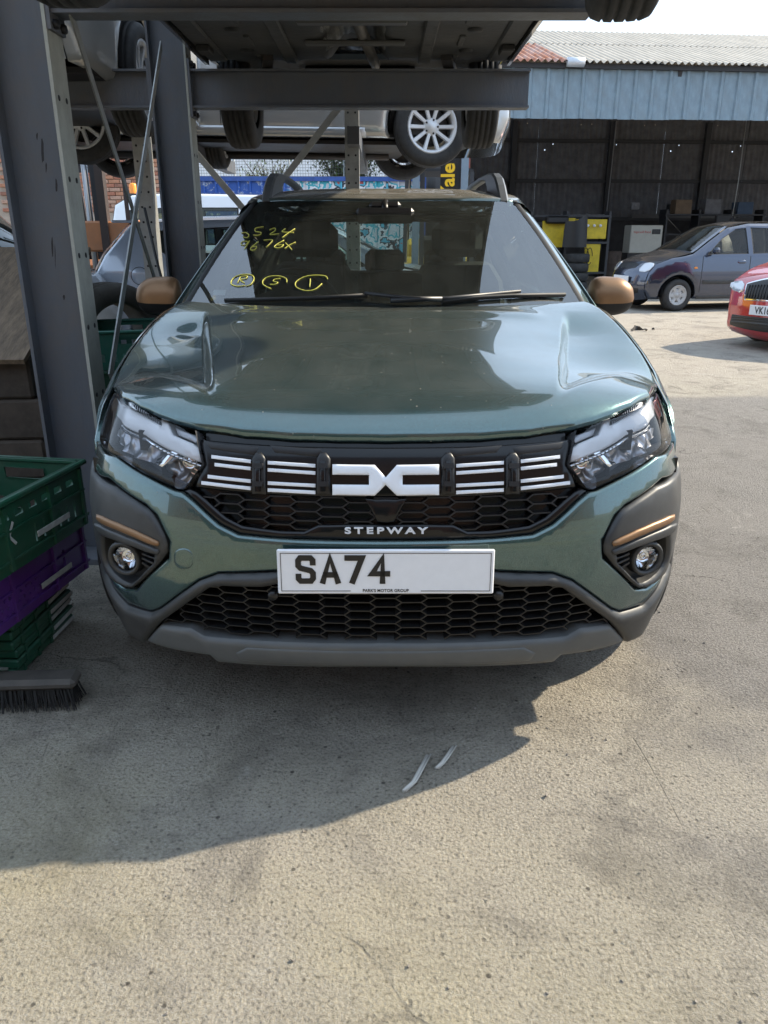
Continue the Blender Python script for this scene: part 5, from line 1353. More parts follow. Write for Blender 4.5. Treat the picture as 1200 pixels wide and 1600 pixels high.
for sx in (-1, 1):
    MB().box((sx*.865, 2.02, .195), (.018, 2.1, .05)).build('sill_flange', OVP, fl)
    MB().box((sx*.80, 2.02, .205), (.11, 2.1, .03), bev=.01).build('sill_member', FLOOR, fl)
    MB().box((sx*.38, 2.0, .198), (.07, 2.2, .026), bev=.008).build('chassis_rail', FLOOR, fl)
    for yy in (1.35, 2.7): MB().box((sx*.80, yy, .176), (.07, .13, .03), bev=.006).build('jacking_pad', RUBBER, fl)
    for yy in (1.5, 1.95, 2.4, 2.85):
        MB().lathe([(0, .196), (.035, .196), (.04, .205)], 14, 'z', c=(sx*.60, yy, 0)).build('grommet', RUBBER, fl)
        MB().box((sx*.55, yy+.2, .200), (.03, .2, .014), bev=.004).build('floor_rib', FLOOR, fl)
ALU = mat('heat_shield', (.17, .17, .165), .45, .7, var=.3, vscale=9, bump=.6, bscale=60)
HS = wavy(-.20, .20, 1.0, 2.9, .215, 'heat_shield', ALU, 40, 60, lambda x, y: .085*math.exp(-(abs(x)/.12)**4)+.004*math.sin(x*160)+.002*math.sin(y*30))
ex = MB(); ex.tube([(.04, .9, .22), (.02, 1.4, .24), (0, 1.62, .23)], .035, 10); ex.tube([(0, 2.0, .23), (.03, 2.5, .23), (.1, 3.2, .2)], .03, 10); ex.build('exhaust_pipe', mat('exhaust_steel', (.13, .12, .11), .5, .7, var=.3, vscale=10), fl)
MB().tube([(0, 1.58, .225), (0, 1.64, .225), (0, 1.95, .225), (0, 2.02, .225)], .085, 16, rr=[.04, .085, .085, .04]).build('silencer', MATS['exhaust_steel'], fl)
for yy in (1.30, 2.2, 2.62): MB().box((0, yy, .192), (.52, .06, .02), bev=.006).build('tunnel_brace', mat('brace_grey', (.10, .10, .10), .5, .4), fl)
MB().box((.32, 1.35, .190), (.42, .55, .014), bev=.004).build('tray_panel', FLOOR, fl); MB().box((-.34, 1.2, .190), (.36, .35, .014), bev=.004).build('tray_panel', FLOOR, fl)
eb = MB(); eb.box((0, .52, .215), (1.35, .75, .03), bev=.01); eb.build('engine_undertray', FLOOR, fl)
rx = MB(); rx.tube([(-.68, 3.66, .13), (.68, 3.66, .13)], .04, 10); rx.box((0, 3.66, .2), (.7, .4, .14), bev=.04); rx.bar((-.5, 2.95, .2), (-.62, 3.62, .12), .06, .05); rx.bar((.5, 2.95, .2), (.62, 3.62, .12), .06, .05); rx.build('rear_axle', MATS['dark_iron'], fl)
fx_ = MB(); fx_.bar((-.3, .75, .2), (-.66, .62, .12), .07, .05); fx_.bar((.3, .75, .2), (.66, .62, .12), .07, .05); fx_.build('front_suspension', MATS['dark_iron'], fl)
rp_ = MB(); rp_.box((0, 3.75, .26), (1.5, .9, .03)); rp_.build('boot_floor', FLOOR, fl)

# --- grey car raised on the left side of the rack
lf = thing('raised_grey_car', 'grey car raised on the left of the rack, lower corner and alloy wheel showing', 'car', (-2.43, 4.56, 1.88))
GREYP = paint_mat('grey_paint', (.46, .46, .45), .05, dust=.15, metal=.2)
prof = [(.10, .26, 'b'), (.02, .42, 'b'), (.05, .62, 'f'), (.2, .76, 'n'), (.8, .92, 'n'), (1.2, 1.0, 'w'), (1.95, 1.38, 'r'), (2.6, 1.45, 'r'), (3.3, 1.40, 'g'), (3.9, 1.08, 't'), (4.2, 1.02, 't'), (4.3, .7, 'c'), (4.28, .4, 'c'), (4.15, .26, 'c')]
c = gcar(lf, 1.84, prof, .93, (.96, 3.5), .325, GREYP, windows=[[(1.5, .97), (2.3, .98), (2.3, 1.36), (1.95, 1.34)]], rim=MATS['alloy_silver'], style='spoke', spokes=10, wheel_dz=-.01, lod=1, rims_r=.225, sill=.22, bow=.25, wheel_dx=.03)
# ------------------------------------------------------------------ crates, broom, blocks by the rack
GREENC = mat('green_crate', (.009, .070, .038), .42, var=.15, vscale=9, dirt=.3, dcol=(.10, .10, .08), dscale=12)
TEALC = mat('teal_crate', (.010, .11, .08), .4, var=.15, vscale=9, dirt=.25, dcol=(.12, .13, .11), dscale=12)
PURPC = mat('purple_crate', (.085, .022, .19), .42, var=.15, vscale=9, dirt=.25, dcol=(.10, .08, .12), dscale=12)
LABELM = mat('label_strip', (.42, .44, .43), .5, var=.25, vscale=60)
def flat(O, U, V):
    O, U, V = np.array(O, float), np.array(U, float), np.array(V, float)
    return lambda a, b: O+np.outer(a, U)+np.outer(b, V)
def rect(x0, z0, x1, z1): return [(x0, z0), (x1, z0), (x1, z1), (x0, z1)]
def tri_(x, z, s, up): return [(x-s, z-s*.8*up), (x+s, z-s*.8*up), (x, z+s*.9*up)] if up > 0 else [(x-s, z+s*.8), (x, z-s*.9), (x+s, z+s*.8)]
def crate(name, label, loc, rz, m, L=.60, W=.40, h=.20, style='slots', group=None, mark=True, z0=0.):
    """long side along local y; +x long face is the one on show"""
    t = thing(name, label, 'crate', loc, rz, group)
    MB().box((0, 0, .008), (W-.03, L-.03, .012)).build('crate_floor', m, t)
    def long_holes():
        H = []
        if style == 'tri':
            for k in range(9):
                for r in range(3): H.append(tri_(-.20+k*.026+(r % 2)*.013, .035+r*.026, .008, 1 if (k+r) % 2 else -1))
            H += [rect(.10, .06, .112, .12), rect(.16, .06, .172, .12), rect(-.25, .135, -.235, .165)]
        else:
            for k in range(8): H.append(rect(-.25+k*.065, h-.065, -.212+k*.065, h-.045))
            for k in range(6): H.append(rect(.02+k*.042, .045, .028+k*.042, .10)) if style == 'slots' else None
        return H
    for sx in (-1, 1):
        w = patch('crate_wall', rect(-L/2, 0, L/2, h), flat((sx*W/2, 0, 0), (0, sx, 0), (0, 0, 1)), m, t, holes=long_holes(), step=.05, roll=0, thick=.006)
        b = MB()
        for yy in (-L*.5+.02, -L*.18, L*.18, L*.5-.02): b.box((sx*(W/2+.004), yy, h*.46), (.010, .012, h*.86))
        b.box((sx*(W/2+.004), 0, h*.16), (.008, L, .008)); b.box((sx*(W/2+.004), 0, h*.56), (.008, L*.98, .006)); b.build('crate_rib', m, w)['kind'] = 'stuff'
        if sx > 0:
            MB().box((W/2+.011, .10, h*.33), (.003, .17, .018), bev=.001).build('label_strip', LABELM, w)
            if mark:
                k = MB(); k.bar((W/2+.003, -.105, h*.36), (W/2+.003, -.105, h*.66), .002, .010, up=(0, 1, 0)); k.bar((W/2+.0045, -.10, h*.50), (W/2+.0045, -.075, h*.66), .002, .008, up=(0, 1, 0)); k.bar((W/2+.0045, -.10, h*.50), (W/2+.0045, -.075, h*.36), .002, .008, up=(0, 1, 0))
                k.build('printed_mark', LABELM, w)
    for sy in (-1, 1):
        H = [rect(-.07, h-.07, .07, h-.035)] + [rect(-.15+k*.06, .04, -.12+k*.06, .08) for k in range(6)]
        patch('crate_wall', rect(-W/2, 0, W/2, h), flat((0, sy*L/2, 0), (-sy, 0, 0), (0, 0, 1)), m, t, holes=H, step=.05, roll=0, thick=.006)
    r = MB()
    for sx in (-1, 1): r.box((sx*(W/2+.004), 0, h-.008), (.022, L+.03, .016), bev=.004)
    for sy in (-1, 1): r.box((0, sy*(L/2+.004), h-.008), (W+.03, .022, .0155), bev=.004)
    r.build('crate_rim', m, t)
    return t
def corner_place(far, direc, L, W):
    """far right top corner and the direction of the long side -> centre and turn"""
    d = Vector((direc[0], direc[1], 0)).normalized(); left = Vector((-abs(d.y), 0, 0)); n = Vector((d.y, -d.x, 0)); n = n if n.x < 0 else -n
    c = Vector((far[0], far[1], 0))+d*L/2+n*W/2
    return c, atan2(d.x, -d.y) if False else atan2(-(-d.x), -(d.y)) 
fold = []
for k in range(6):
    zb = .004+k*.0312
    t = thing('folded_crate', ['lowest', 'second', 'third', 'fourth', 'fifth', 'topmost'][k]+' folded green crate in the stack under the purple crate', 'crate', (-1.39+.006*(k % 2), 2.235, zb), radians(-3+1.2*(k % 3-1)), 'folded green crates')
    MB().box((0, 0, .0125), (.58, .385, .0275), bev=.005).build('folded_shell', GREENC, t)
    b = MB()
    for yy in (-.19, -.1, -.02): b.box((.29, yy+.05, .0125), (.008, .012, .023))
    for xx in (-.2, -.1, 0, .1, .2): b.box((xx, -.193, .0125), (.05, .008, .014))
    b.build('crate_rib', GREENC, t)['kind'] = 'stuff'
    MB().box((.2925, .115, .0125), (.004, .15, .015), bev=.002).build('label_strip', LABELM, t)
crate('purple_crate', 'purple plastic crate with small holes, between the green crates', (-1.063-.20, 2.165, .194), radians(-9.2), PURPC, style='tri', mark=False, h=.182)
crate('green_crate', 'open green plastic crate on top of the purple crate', (-1.02-.20, 2.105, .380), radians(-9.6), GREENC, h=.215, style='slots')
# the crate liner shows teal inside
for k, (x, y, z, r) in enumerate(((-1.40, 4.30, 0, 18), (-1.40, 4.30, .205, 14), (-1.41, 4.31, .41, 19), (-1.40, 4.30, .615, 16))):
    crate('tall_green_crate', ('bottom', 'second', 'third', 'top')[k]+' green crate of the pile behind the nearest rack post', (x, y, z), radians(r), TEALC if k % 2 else GREENC, h=.20, mark=False, group='green crates piled behind the post')
# broom
BRO = mat('broom_wood', (.050, .045, .040), .7, var=.3, vscale=18, dirt=.3)
BRI = mat('bristle', (.010, .010, .010), .75)
br = thing('yard_broom', 'wide black bristle broom head lying in front of the crates', 'broom', (-1.10, 1.885, 0), radians(3))
MB().box((0, 0, .082), (.46, .075, .034), bev=.012).build('broom_block', BRO, br)
b = MB()
for i in range(46):
    for j in range(5):
        x, y = -.215+i*.43/45, -.028+j*.014
        for k in range(3):
            dx, dy = random.gauss(0, .004)+.012*(i/22.5-1), random.gauss(0, .004)+.006*(j-2); x1, y1 = x+random.gauss(0, .003), y+random.gauss(0, .002)
            b.add([(x1-.0016, y1, .068), (x1+.0016, y1, .068), (x1+dx+.001, y1+dy, random.uniform(.001, .008)), (x1+dx-.001, y1+dy, .004)], [(0, 1, 2, 3)])
b.build('bristles', BRI, br)['kind'] = 'stuff'
MB().tube([(-.06, 0, .09), (-.16, .03, .16), (-.75, .12, .62)], .013, 8).build('broom_handle', BRO, br)
MB().tube([(-.13, -.03, .105), (-.05, -.01, .135), (.03, .02, .108)], .005, 6).build('handle_brace', mat('brace_metal', (.2, .22, .2), .4, .7), br)
# masonry blocks with a rough board on top
BLK = mat('old_block', (.056, .044, .034), .9, var=.45, vscale=7, bump=.5, bscale=22)
OSB = mat('rough_board', (.13, .092, .058), .85, var=.55, vscale=26, stretch=(1, .25, 1), bump=.6, bscale=40)
bs_ = thing('block_stack', 'stack of dark masonry blocks behind the nearest post, left edge', 'block stack', (-1.52, 3.42, 0), radians(4))
for r in range(4):
    for k in range(3):
        for q in range(2):
            o = MB().box((0, 0, 0), (.42+random.uniform(-.02, .01), .42, .185), bev=.012).build('block', BLK, bs_)
            o.location = (-.22-k*.44-(r % 2)*.05+random.uniform(-.01, .01), .25+q*.44, .095+r*.19); o.rotation_euler = (0, 0, random.uniform(-.02, .02))
p0, p1 = at_y(20, 556, 3.42), at_y(20, 396, 4.45)
o = MB().box((0, 0, 0), (1.1, (p1-p0).length+.05, .022)).build('board', OSB); o.location = ((p0+p1)/2)+Vector((-.32, 0, 0)); o.rotation_euler = (atan2(p1.z-p0.z, p1.y-p0.y), 0, radians(3)); o.name = 'chipboard_sheet'
tag(o, 'rough brown chipboard sheet tilted on the masonry blocks', 'board')
# loose tyre
tt = thing('loose_tyre', 'loose tyre standing on edge behind the nearest post', 'tyre', (-1.60, 4.62, .82+.31), radians(-38))
tt.location.z = .70
MB().lathe([(.20, -.085), (.215, -.105), (.285, -.105), (.312, -.085), (.316, -.06), (.309, -.055), (.309, -.045), (.318, -.04), (.318, -.012), (.310, -.008), (.310, .008), (.318, .012), (.318, .04), (.309, .045), (.309, .055), (.316, .06), (.312, .085), (.285, .105), (.215, .105), (.20, .085), (.21, 0), (.20, -.085)], 44).build('tyre_casing', mat('pale_tyre', (.10, .092, .082), .85, var=.3, vscale=12), tt)
MB().box((0, 0, 0), (.5, .5, .38)).build('x', None) if False else None
bx_ = thing('timber_trestle', 'dark timber crate holding up the loose tyre behind the post', 'trestle', (-1.62, 4.64, 0), radians(12))
for zz in (.09, .20, .31): MB().box((0, 0, zz), (.40, .34, .09), bev=.008).build('timber', mat('old_timber', (.07, .055, .042), .9, var=.4, vscale=14, stretch=(.2, 1, 1)), bx_).location.x = .01*zz
MB().box((-.17, 0, .365), (.06, .3, .03)).build('chock', MATS['old_timber'], bx_)
MB().box((.17, 0, .365), (.06, .3, .03)).build('chock', MATS['old_timber'], bx_)

# ------------------------------------------------------------------ things lying on the ground
CLEARP = mat('clear_plastic', (.62, .60, .55), .3, trans=.2)
for pts, nm in (([(630, 1236), (645, 1222), (656, 1202), (667, 1181)], 'longer clear plastic strip on the ground before the car'), ([(681, 1201), (690, 1192), (699, 1180), (707, 1167)], 'shorter clear plastic strip on the ground before the car')):
    q = [at_z(*p, z=.004+.006*abs(sin(i))) for i, p in enumerate(pts)]
    b = MB(); b.tube(q, .0045, 6); q2 = [p+Vector((.010, .004, .002)) for p in q]; b.tube(q2, .0022, 5); b.tube([p+Vector((.005, .002, -.002)) for p in q], .004, 5); o = b.build('plastic_strip', CLEARP); tag(o, nm, 'plastic strip', 'clear plastic strips')
b = MB(); c = at_z(985, 516)
for k in range(12):
    q = c+Vector((random.uniform(-.3, .4), random.uniform(-.10, .10), .02)); r = random.uniform(.02, .06)
    v = [Vector((random.gauss(0, 1.6), random.gauss(0, 1), random.gauss(0, .7))).normalized()*r*random.uniform(.5, 1.5) for _ in range(10)]
    b.add([p_+q for p_ in v], hull(v))
tag(b.build('debris', mat('debris_dark', (.06, .055, .05), .8)), 'small heap of dark scrap on the open yard', 'scrap', kind='stuff')
PEB = mat('pebble', (.20, .18, .155), .9, var=.4, vscale=30)
b = MB()
for k in range(520):
    x, y = random.uniform(-1.6, 2.2), random.uniform(.55, 4.2); r = random.uniform(.0018, .0050)*(1.6 if random.random() < .05 else 1)
    if random.random() < .5 and y > 2.5: continue
    v = [Vector((random.gauss(0, 1), random.gauss(0, 1), random.gauss(0, .6))).normalized()*r*random.uniform(.7, 1.2) for _ in range(9)]
    b.add([(p.x+x, p.y+y, p.z+r*.45) for p in v], hull(v))
tag(b.build('grit', PEB), 'scattered grit on the yard', 'grit', kind='stuff')

# ------------------------------------------------------------------ forklifts
def forklift(name, label, loc, rz, body, mast, letters_=None, chain=False, mast_h=2.5, group=None):
    """mast at local y=0, truck behind it"""
    t = thing(name, label, 'forklift', loc, rz, group)
    for sx in (-1, 1):
        u = MB().box((sx*.30, 0, mast_h/2), (.09, .14, mast_h)).build('mast_channel', mast, t); MB().box((sx*.22, .03, mast_h/2+.1), (.06, .10, mast_h-.2)).build('inner_channel', DKSTEEL, u)
    MB().box((0, .03, mast_h-.12), (.60, .06, .12)).build('mast_crosshead', mast, t)
    MB().tube([(.12, .05, .2), (.12, .05, mast_h-.3)], .035, 10).build('lift_cylinder', mat('ram_grey', (.35, .36, .37), .35, .6), t)
    if chain:
        b = MB()
        for k in range(int(mast_h/.045)): b.box((-.13, -.02, .15+k*.045), (.034, .02, .026))
        b.build('lift_chain', mat('chain_pale', (.62, .60, .55), .5, .3), t)['kind'] = 'stuff'
    b = MB(); b.box((0, -.09, .28), (.72, .05, .12)); b.box((0, -.09, .62), (.72, .05, .10)); b.build('carriage', DKSTEEL, t)
    for sx in (-1, 1): MB().box((sx*.22, -.12, .30), (.10, .05, .60)).build('fork_heel', DKSTEEL, t); MB().box((sx*.22, -.62, .06), (.10, 1.0, .04)).build('fork_blade', DKSTEEL, t)
    MB().box((0, 1.25, .62), (1.0, 1.5, .72), bev=.06).build('truck_body', body, t); MB().box((0, 1.85, .95), (.98, .7, .55), bev=.08).build('counterweight', body, t)
    MB().box((0, 1.1, 1.12), (.5, .5, .3), bev=.06).build('operator_seat', FABRIC, t)
    g = MB()
    for sx in (-1, 1): g.bar((sx*.45, .5, .9), (sx*.42, .62, 2.05), .05); g.bar((sx*.45, 1.9, 1.1), (sx*.42, 1.6, 2.05), .05); g.bar((sx*.42, .6, 2.06), (sx*.42, 1.65, 2.06), .05)
    for k in range(6): g.bar((-.42, .65+k*.19, 2.08), (.42, .65+k*.19, 2.08), .04)
    g.build('overhead_guard', DKSTEEL, t)
    for sx in (-1, 1): wheel('wheel', t, (sx*.48, .35, .30), .30, .20, .17, 5, DKSTEEL, TYRE, side=sx, lod=0, style='cover'); wheel('wheel', t, (sx*.45, 1.9, .24), .24, .18, .14, 5, DKSTEEL, TYRE, side=sx, lod=0, style='cover')
    return t
ORANGE = mat('orange_machine', (.46, .19, .08), .5, var=.15, vscale=4, dirt=.3)
f1 = forklift('orange_forklift', 'orange forklift behind the silver blue hatchback, chain in its mast', (at_y(131, 300, 9.6).x-.10, 9.6, 0), radians(4), ORANGE, mat('mast_brown', (.05, .035, .03), .6), chain=True, mast_h=2.6)
MB().box((.36, .20, 1.26), (.62, .50, .34), bev=.02).build('radiator_cowl', ORANGE, f1)
YX = at_y(688, 270, 10.4).x
f2 = forklift('yellow_lettered_forklift', 'forklift with yellow lettering on its black mast plate, behind the green car roof', (YX, 10.4, 0), radians(-3), mat('forklift_yellow', (.62, .40, .03), .5), mat('mast_blue_grey', (.20, .26, .32), .5, var=.1), mast_h=2.45)
MB().box((.10, -.08, 1.85), (.20, .02, .95)).build('mast_plate', PLASTIC, f2)
letters('Yale', 'mast_lettering', .235, mat('letter_yellow', (.85, .52, .02), .5), f2, (.10, -.093, 1.90), (pi/2, -pi/2, 0), depth=.002, bold=.006)

# ------------------------------------------------------------------ far left background
WHP = paint_mat('white_van_paint', (.72, .75, .78), 0, dust=.06, metal=0, rough=.4)
wv = thing('white_van', 'white van with an orange beacon on its roof, in front of the brick wall', 'van', (at_y(147, 300, 13).x+4.62, 14.2, 0), radians(90))
prof = [(.10, .25, 'b'), (.02, .45, 'b'), (.05, .75, 'f'), (.25, .95, 'n'), (.75, 1.08, 'w'), (1.45, 1.75, 'r'), (1.9, 1.90, 'r'), (3.6, 1.93, 'r'), (4.2, 1.90, 'r'), (4.50, 1.75, 'g'), (4.62, 1.20, 't'), (4.66, .8, 'c'), (4.66, .45, 'c'), (4.6, .28, 'c')]
c = gcar(wv, 1.85, prof, 1.05, (.85, 3.7), .32, WHP, windows=[[(1.35, 1.10), (2.1, 1.12), (2.1, 1.68), (1.75, 1.66)], [(2.45, 1.12), (3.35, 1.12), (3.35, 1.70), (2.45, 1.70)], [(3.62, 1.12), (4.36, 1.14), (4.26, 1.66), (3.62, 1.70)]], glass=glass_mat('pale_glass', (.6, .66, .5), 1.5), tumble=.22)
MB().lathe([(0, .16), (.04, .155), (.058, .13), (.062, .03), (.07, .0), (.07, -.02)], 18, 'z', c=(-.55, 4.2, 1.92)).build('beacon', mat('beacon_orange', (.95, .30, .03), .25), wv)
MB().lathe([(.085, -.02), (.085, .012), (0, .012)], 18, 'z', c=(-.55, 4.2, 1.905)).build('beacon_base', PLASTIC, wv)
# grey van at the left edge
gv = thing('grey_van', 'pale grey van glimpsed at the far left edge behind the nearest post', 'van', (-2.62, 7.2, 0), radians(88))
c = gcar(gv, 1.85, prof, 1.05, (.85, 3.7), .32, paint_mat('pale_grey_paint', (.45, .46, .46), 0, dust=.1, metal=.1), windows=[[(1.2, 1.08), (2.1, 1.10), (2.1, 1.68), (1.72, 1.64)], [(2.3, 1.10), (3.3, 1.10), (3.3, 1.70), (2.3, 1.70)]], glass=glass_mat('teal_glass', (.35, .60, .55), 1.5), tumble=.22)
# brick building: courses of single bricks where they can be seen
BRICKM = [mat('brick_%s' % n, cc, .9, var=.3, vscale=20, bump=.3, bscale=60) for n, cc in (('red', (.36, .15, .095)), ('orange', (.42, .20, .12)), ('brown', (.27, .13, .09)), ('pink', (.42, .26, .19)))]
bw = thing('brick_building', 'old red brick wall behind the white van', 'building', (-7.6, 16.4, 0), radians(2))
MB().box((1.6, .35, 2.1), (3.4, .6, 4.2)).build('mortar_wall', mat('mortar', (.38, .31, .25), .95, var=.2, vscale=6), bw)
bme = [MB().box((0, 0, 0), (.215, .07, .065), bev=.006).build('brick', m, bw) for m in BRICKM]
n = 0
for r in range(19):
    for k in range(14):
        if n < 4: o = bme[n]
        else: o = link('brick', random.choice(bme).data, bw)
        n += 1; o.location = (.12+k*.226+(.113 if r % 2 else 0), .045+random.uniform(-.006, .004), 1.75+r*.075)
# blue container with peeling paint and graffiti
def container_mat():
    m = mat('container_blue', (.030, .10, .42), .55, var=.2, vscale=3); nt = m.node_tree; N, L = nt.nodes, nt.links; b = N['Principled BSDF']
    tc = N.new('ShaderNodeTexCoord'); n = N.new('ShaderNodeTexNoise'); n.inputs['Scale'].default_value = 4.5; n.inputs['Detail'].default_value = 9; n.inputs['Roughness'].default_value = .75; L.new(tc.outputs['Object'], n.inputs['Vector'])
    r = N.new('ShaderNodeMapRange'); r.inputs['From Min'].default_value = .54; r.inputs['From Max'].default_value = .60; L.new(n.outputs['Fac'], r.inputs['Value'])
    mx = N.new('ShaderNodeMix'); mx.data_type = 'RGBA'; L.new(r.outputs['Result'], mx.inputs['Factor']); mx.inputs['A'].default_value = (.025, .10, .40, 1); mx.inputs['B'].default_value = (.45, .52, .60, 1)
    # sprayed patches on the right half
    n2 = N.new('ShaderNodeTexNoise'); n2.inputs['Scale'].default_value = 2.6; n2.inputs['Detail'].default_value = 3; L.new(tc.outputs['Object'], n2.inputs['Vector'])
    cr = N.new('ShaderNodeValToRGB'); cr.color_ramp.interpolation = 'CONSTANT'
    for p, cc in ((.0, (.6, .62, .66, 1)), (.42, (.05, .42, .50, 1)), (.48, (.75, .76, .78, 1)), (.54, (.02, .02, .03, 1)), (.58, (.10, .45, .60, 1)), (.66, (.5, .1, .1, 1))):
        e = cr.color_ramp.elements.new(p); e.color = cc
    L.new(n2.outputs['Fac'], cr.inputs['Fac'])
    sx = N.new('ShaderNodeSeparateXYZ'); L.new(tc.outputs['Object'], sx.inputs['Vector'])
    s2 = N.new('ShaderNodeMapRange'); s2.inputs['From Min'].default_value = 2.7; s2.inputs['From Max'].default_value = 3.0; L.new(sx.outputs['X'], s2.inputs['Value'])
    m2 = N.new('ShaderNodeMix'); m2.data_type = 'RGBA'; L.new(s2.outputs['Result'], m2.inputs['Factor']); L.new(mx.outputs['Result'], m2.inputs['A']); L.new(cr.outputs['Color'], m2.inputs['B'])
    L.new(m2.outputs['Result'], b.inputs['Base Color']); return m
CONT = container_mat()
ct = thing('shipping_container', 'blue shipping container with peeling paint and graffiti under the mesh fence', 'container', (-5.1, 20, 0), radians(2))
vv, ff = corr(22, .275, .045, 2.5, 'box')
o = mesh_obj('container_side', vv, ff, CONT, ct, loc=(0, 0, .05), rot=(pi/2, 0, 0))
b = MB(); b.box((3.03, 1.2, 2.57), (6.1, 2.44, .08)); b.build('container_roof', mat('container_top', (.16, .15, .14), .8, var=.4), ct)
b = MB(); b.box((3.03, -.02, .07), (6.1, .1, .14)); b.box((3.03, -.02, 2.55), (6.1, .1, .10)); b.box((0, -.02, 1.3), (.12, .1, 2.6)); b.box((6.06, -.02, 1.3), (.12, .1, 2.6)); b.build('container_frame', mat('frame_blue', (.035, .09, .32), .6, var=.3), ct)
MB().box((3.03, 2.4, 1.3), (6.06, .04, 2.5)).build('container_back', CONT, ct)
# mesh fence on top
mf = thing('mesh_fence', 'wire mesh fence standing above the blue container', 'fence', (-5.6, 22.9, 0), radians(2))
for k in range(6): MB().tube([(k*1.5, 0, 0), (k*1.5, 0, 3.75)], .03, 8).build('fence_post', GALV, mf)
b = MB()
for k in range(101): b.tube([(k*.075, 0, 2.4), (k*.075, 0, 3.7)], .0045, 4, False)
for k in range(18): b.tube([(0, -.006, 2.42+k*.075), (7.5, -.006, 2.42+k*.075)], .0045, 4, False)
b.build('wire_mesh', mat('wire_grey', (.22, .22, .22), .5, .5), mf)['kind'] = 'stuff'
# white warehouse with red eaves behind
wh = thing('white_warehouse', 'pale warehouse with a red roof edge beyond the mesh fence', 'building', (-14, 40, 0))
b = MB()
for k in range(60): b.box((k*.35, -.03+.0005*k, 2.4), (.06, .05, 4.8))
b.box((10.5, 4, 2.4), (21, 8, 4.8)); b.build('wall', mat('white_cladding', (.72, .74, .76), .6, var=.06, vscale=.8), wh)
ar = MB()
for k in range(20):
    x0, x1 = k*1.05, (k+1)*1.05; f_ = lambda x: 4.75+.75*sin(pi*min(max(x/21, 0), 1))
    ar.add([(x0, -.35, f_(x0)), (x1, -.35, f_(x1)), (x1, -.35, f_(x1)+.34), (x0, -.35, f_(x0)+.34), (x0, 8, f_(x0)), (x1, 8, f_(x1)), (x1, 8, f_(x1)+.34), (x0, 8, f_(x0)+.34)], [(0, 1, 2, 3), (3, 2, 6, 7), (1, 0, 4, 5)])
ar.build('roof_edge', mat('red_eaves', (.55, .06, .06), .5), wh)
MB().box((10.5, 4, 4.95), (20.5, 7.8, .5)).build('gable', MATS['white_cladding'], wh)
# shrub growing over the container
def shrub(name, label, loc, size, n, m, m2):
    t = thing(name, label, 'shrub', loc); st = MB()
    tips = []
    for k in range(16):
        a = random.uniform(0, 6.28); tip = Vector((cos(a)*size[0]*random.uniform(.2, .9), sin(a)*size[1]*random.uniform(.2, .9), size[2]*random.uniform(.55, 1))); tips.append(tip)
        st.tube([(cos(a)*.1, sin(a)*.1, 0), tip*.55+Vector((0, 0, .12)), tip], .02, 5, rr=[.035, .02, .006])
    st.build('stem', mat('bark', (.07, .055, .04), .9), t)
    for mm, cnt in ((m, n//2), (m2, n//2)):
        v, f = [], []
        for k in range(cnt):
            c_ = random.choice(tips)*random.uniform(.35, 1.05)+Vector((random.gauss(0, .20), random.gauss(0, .20), random.gauss(0, .16))); s = random.uniform(.03, .07)
            q = Matrix.Rotation(random.uniform(0, 6.28), 3, 'Z') @ Matrix.Rotation(random.uniform(-1.2, 1.2), 3, 'X')
            i = len(v); v += [c_+q @ Vector(p)*s for p in ((-.5, 0, 0), (0, -.9, .15), (.5, 0, 0), (0, .9, -.15))]; f.append((i, i+1, i+2, i+3))
        mesh_obj('foliage', v, f, mm, t)['kind'] = 'stuff'
    return t
LEAF = mat('leaf_green', (.075, .12, .035), .6, var=.4, vscale=4); LEAF2 = mat('leaf_olive', (.13, .14, .05), .6, var=.4, vscale=4)
shrub('ivy_shrub', 'green shrub growing over the container beside the hanging far wheel', (-.95, 23.4, 1.9), (1.7, .7, 2.0), 5200, LEAF, LEAF2)
shrub('thin_shrub', 'sparse shrub at the wire mesh left of the galvanised upright', (-3.2, 23.5, 2.0), (.9, .4, 1.3), 900, LEAF, LEAF2)

# ------------------------------------------------------------------ shed contents
YEL = mat('machine_yellow', (.62, .45, .02), .55, var=.15, vscale=4, dirt=.35, dcol=(.05, .045, .03))
yb = at_y(880, 450, 20.2)
ym = thing('yellow_workbench', 'yellow tool rack with black shelves inside the shed', 'tool rack', (yb.x, 20.3, 0), radians(5))
for (x, z, w, h) in ((-.35, 1.30, .55, .62), (.62, 1.42, .80, .46), (.0, 1.55, .4, .25), (.70, .72, .40, .70), (-.55, .75, .34, .60)): MB().box((x, random.uniform(0, .03), z), (w, .05, h), bev=.01).build('yellow_panel', YEL, ym)
for z in (.38, 1.10, 1.72): MB().box((.1, .16, z), (1.9, .36, .05)).build('shelf', DKSTEEL, ym)
for x in (-.9, .0, 1.08): MB().box((x, .16, .92), (.06, .34, 1.84)).build('upright', DKSTEEL, ym)
b = MB()
for k in range(3): b.tube([(.40+.10*k+.12*cos(a)*.6, -.10, .78+.20*sin(a)) for a in np.linspace(0, 5.5, 16)], .010, 5)
b.build('air_hose', RUBBER, ym)
for k in range(3): MB().lathe([(0, -.03), (.03, -.03), (.035, 0)], 10, 'y', c=(.52+k*.16, -.03, 1.50)).build('gauge', WHITE, ym)
MB().box((-.30, -.12, 1.63), (.55, .2, .18), bev=.04).build('tool_box', PLASTIC, ym)
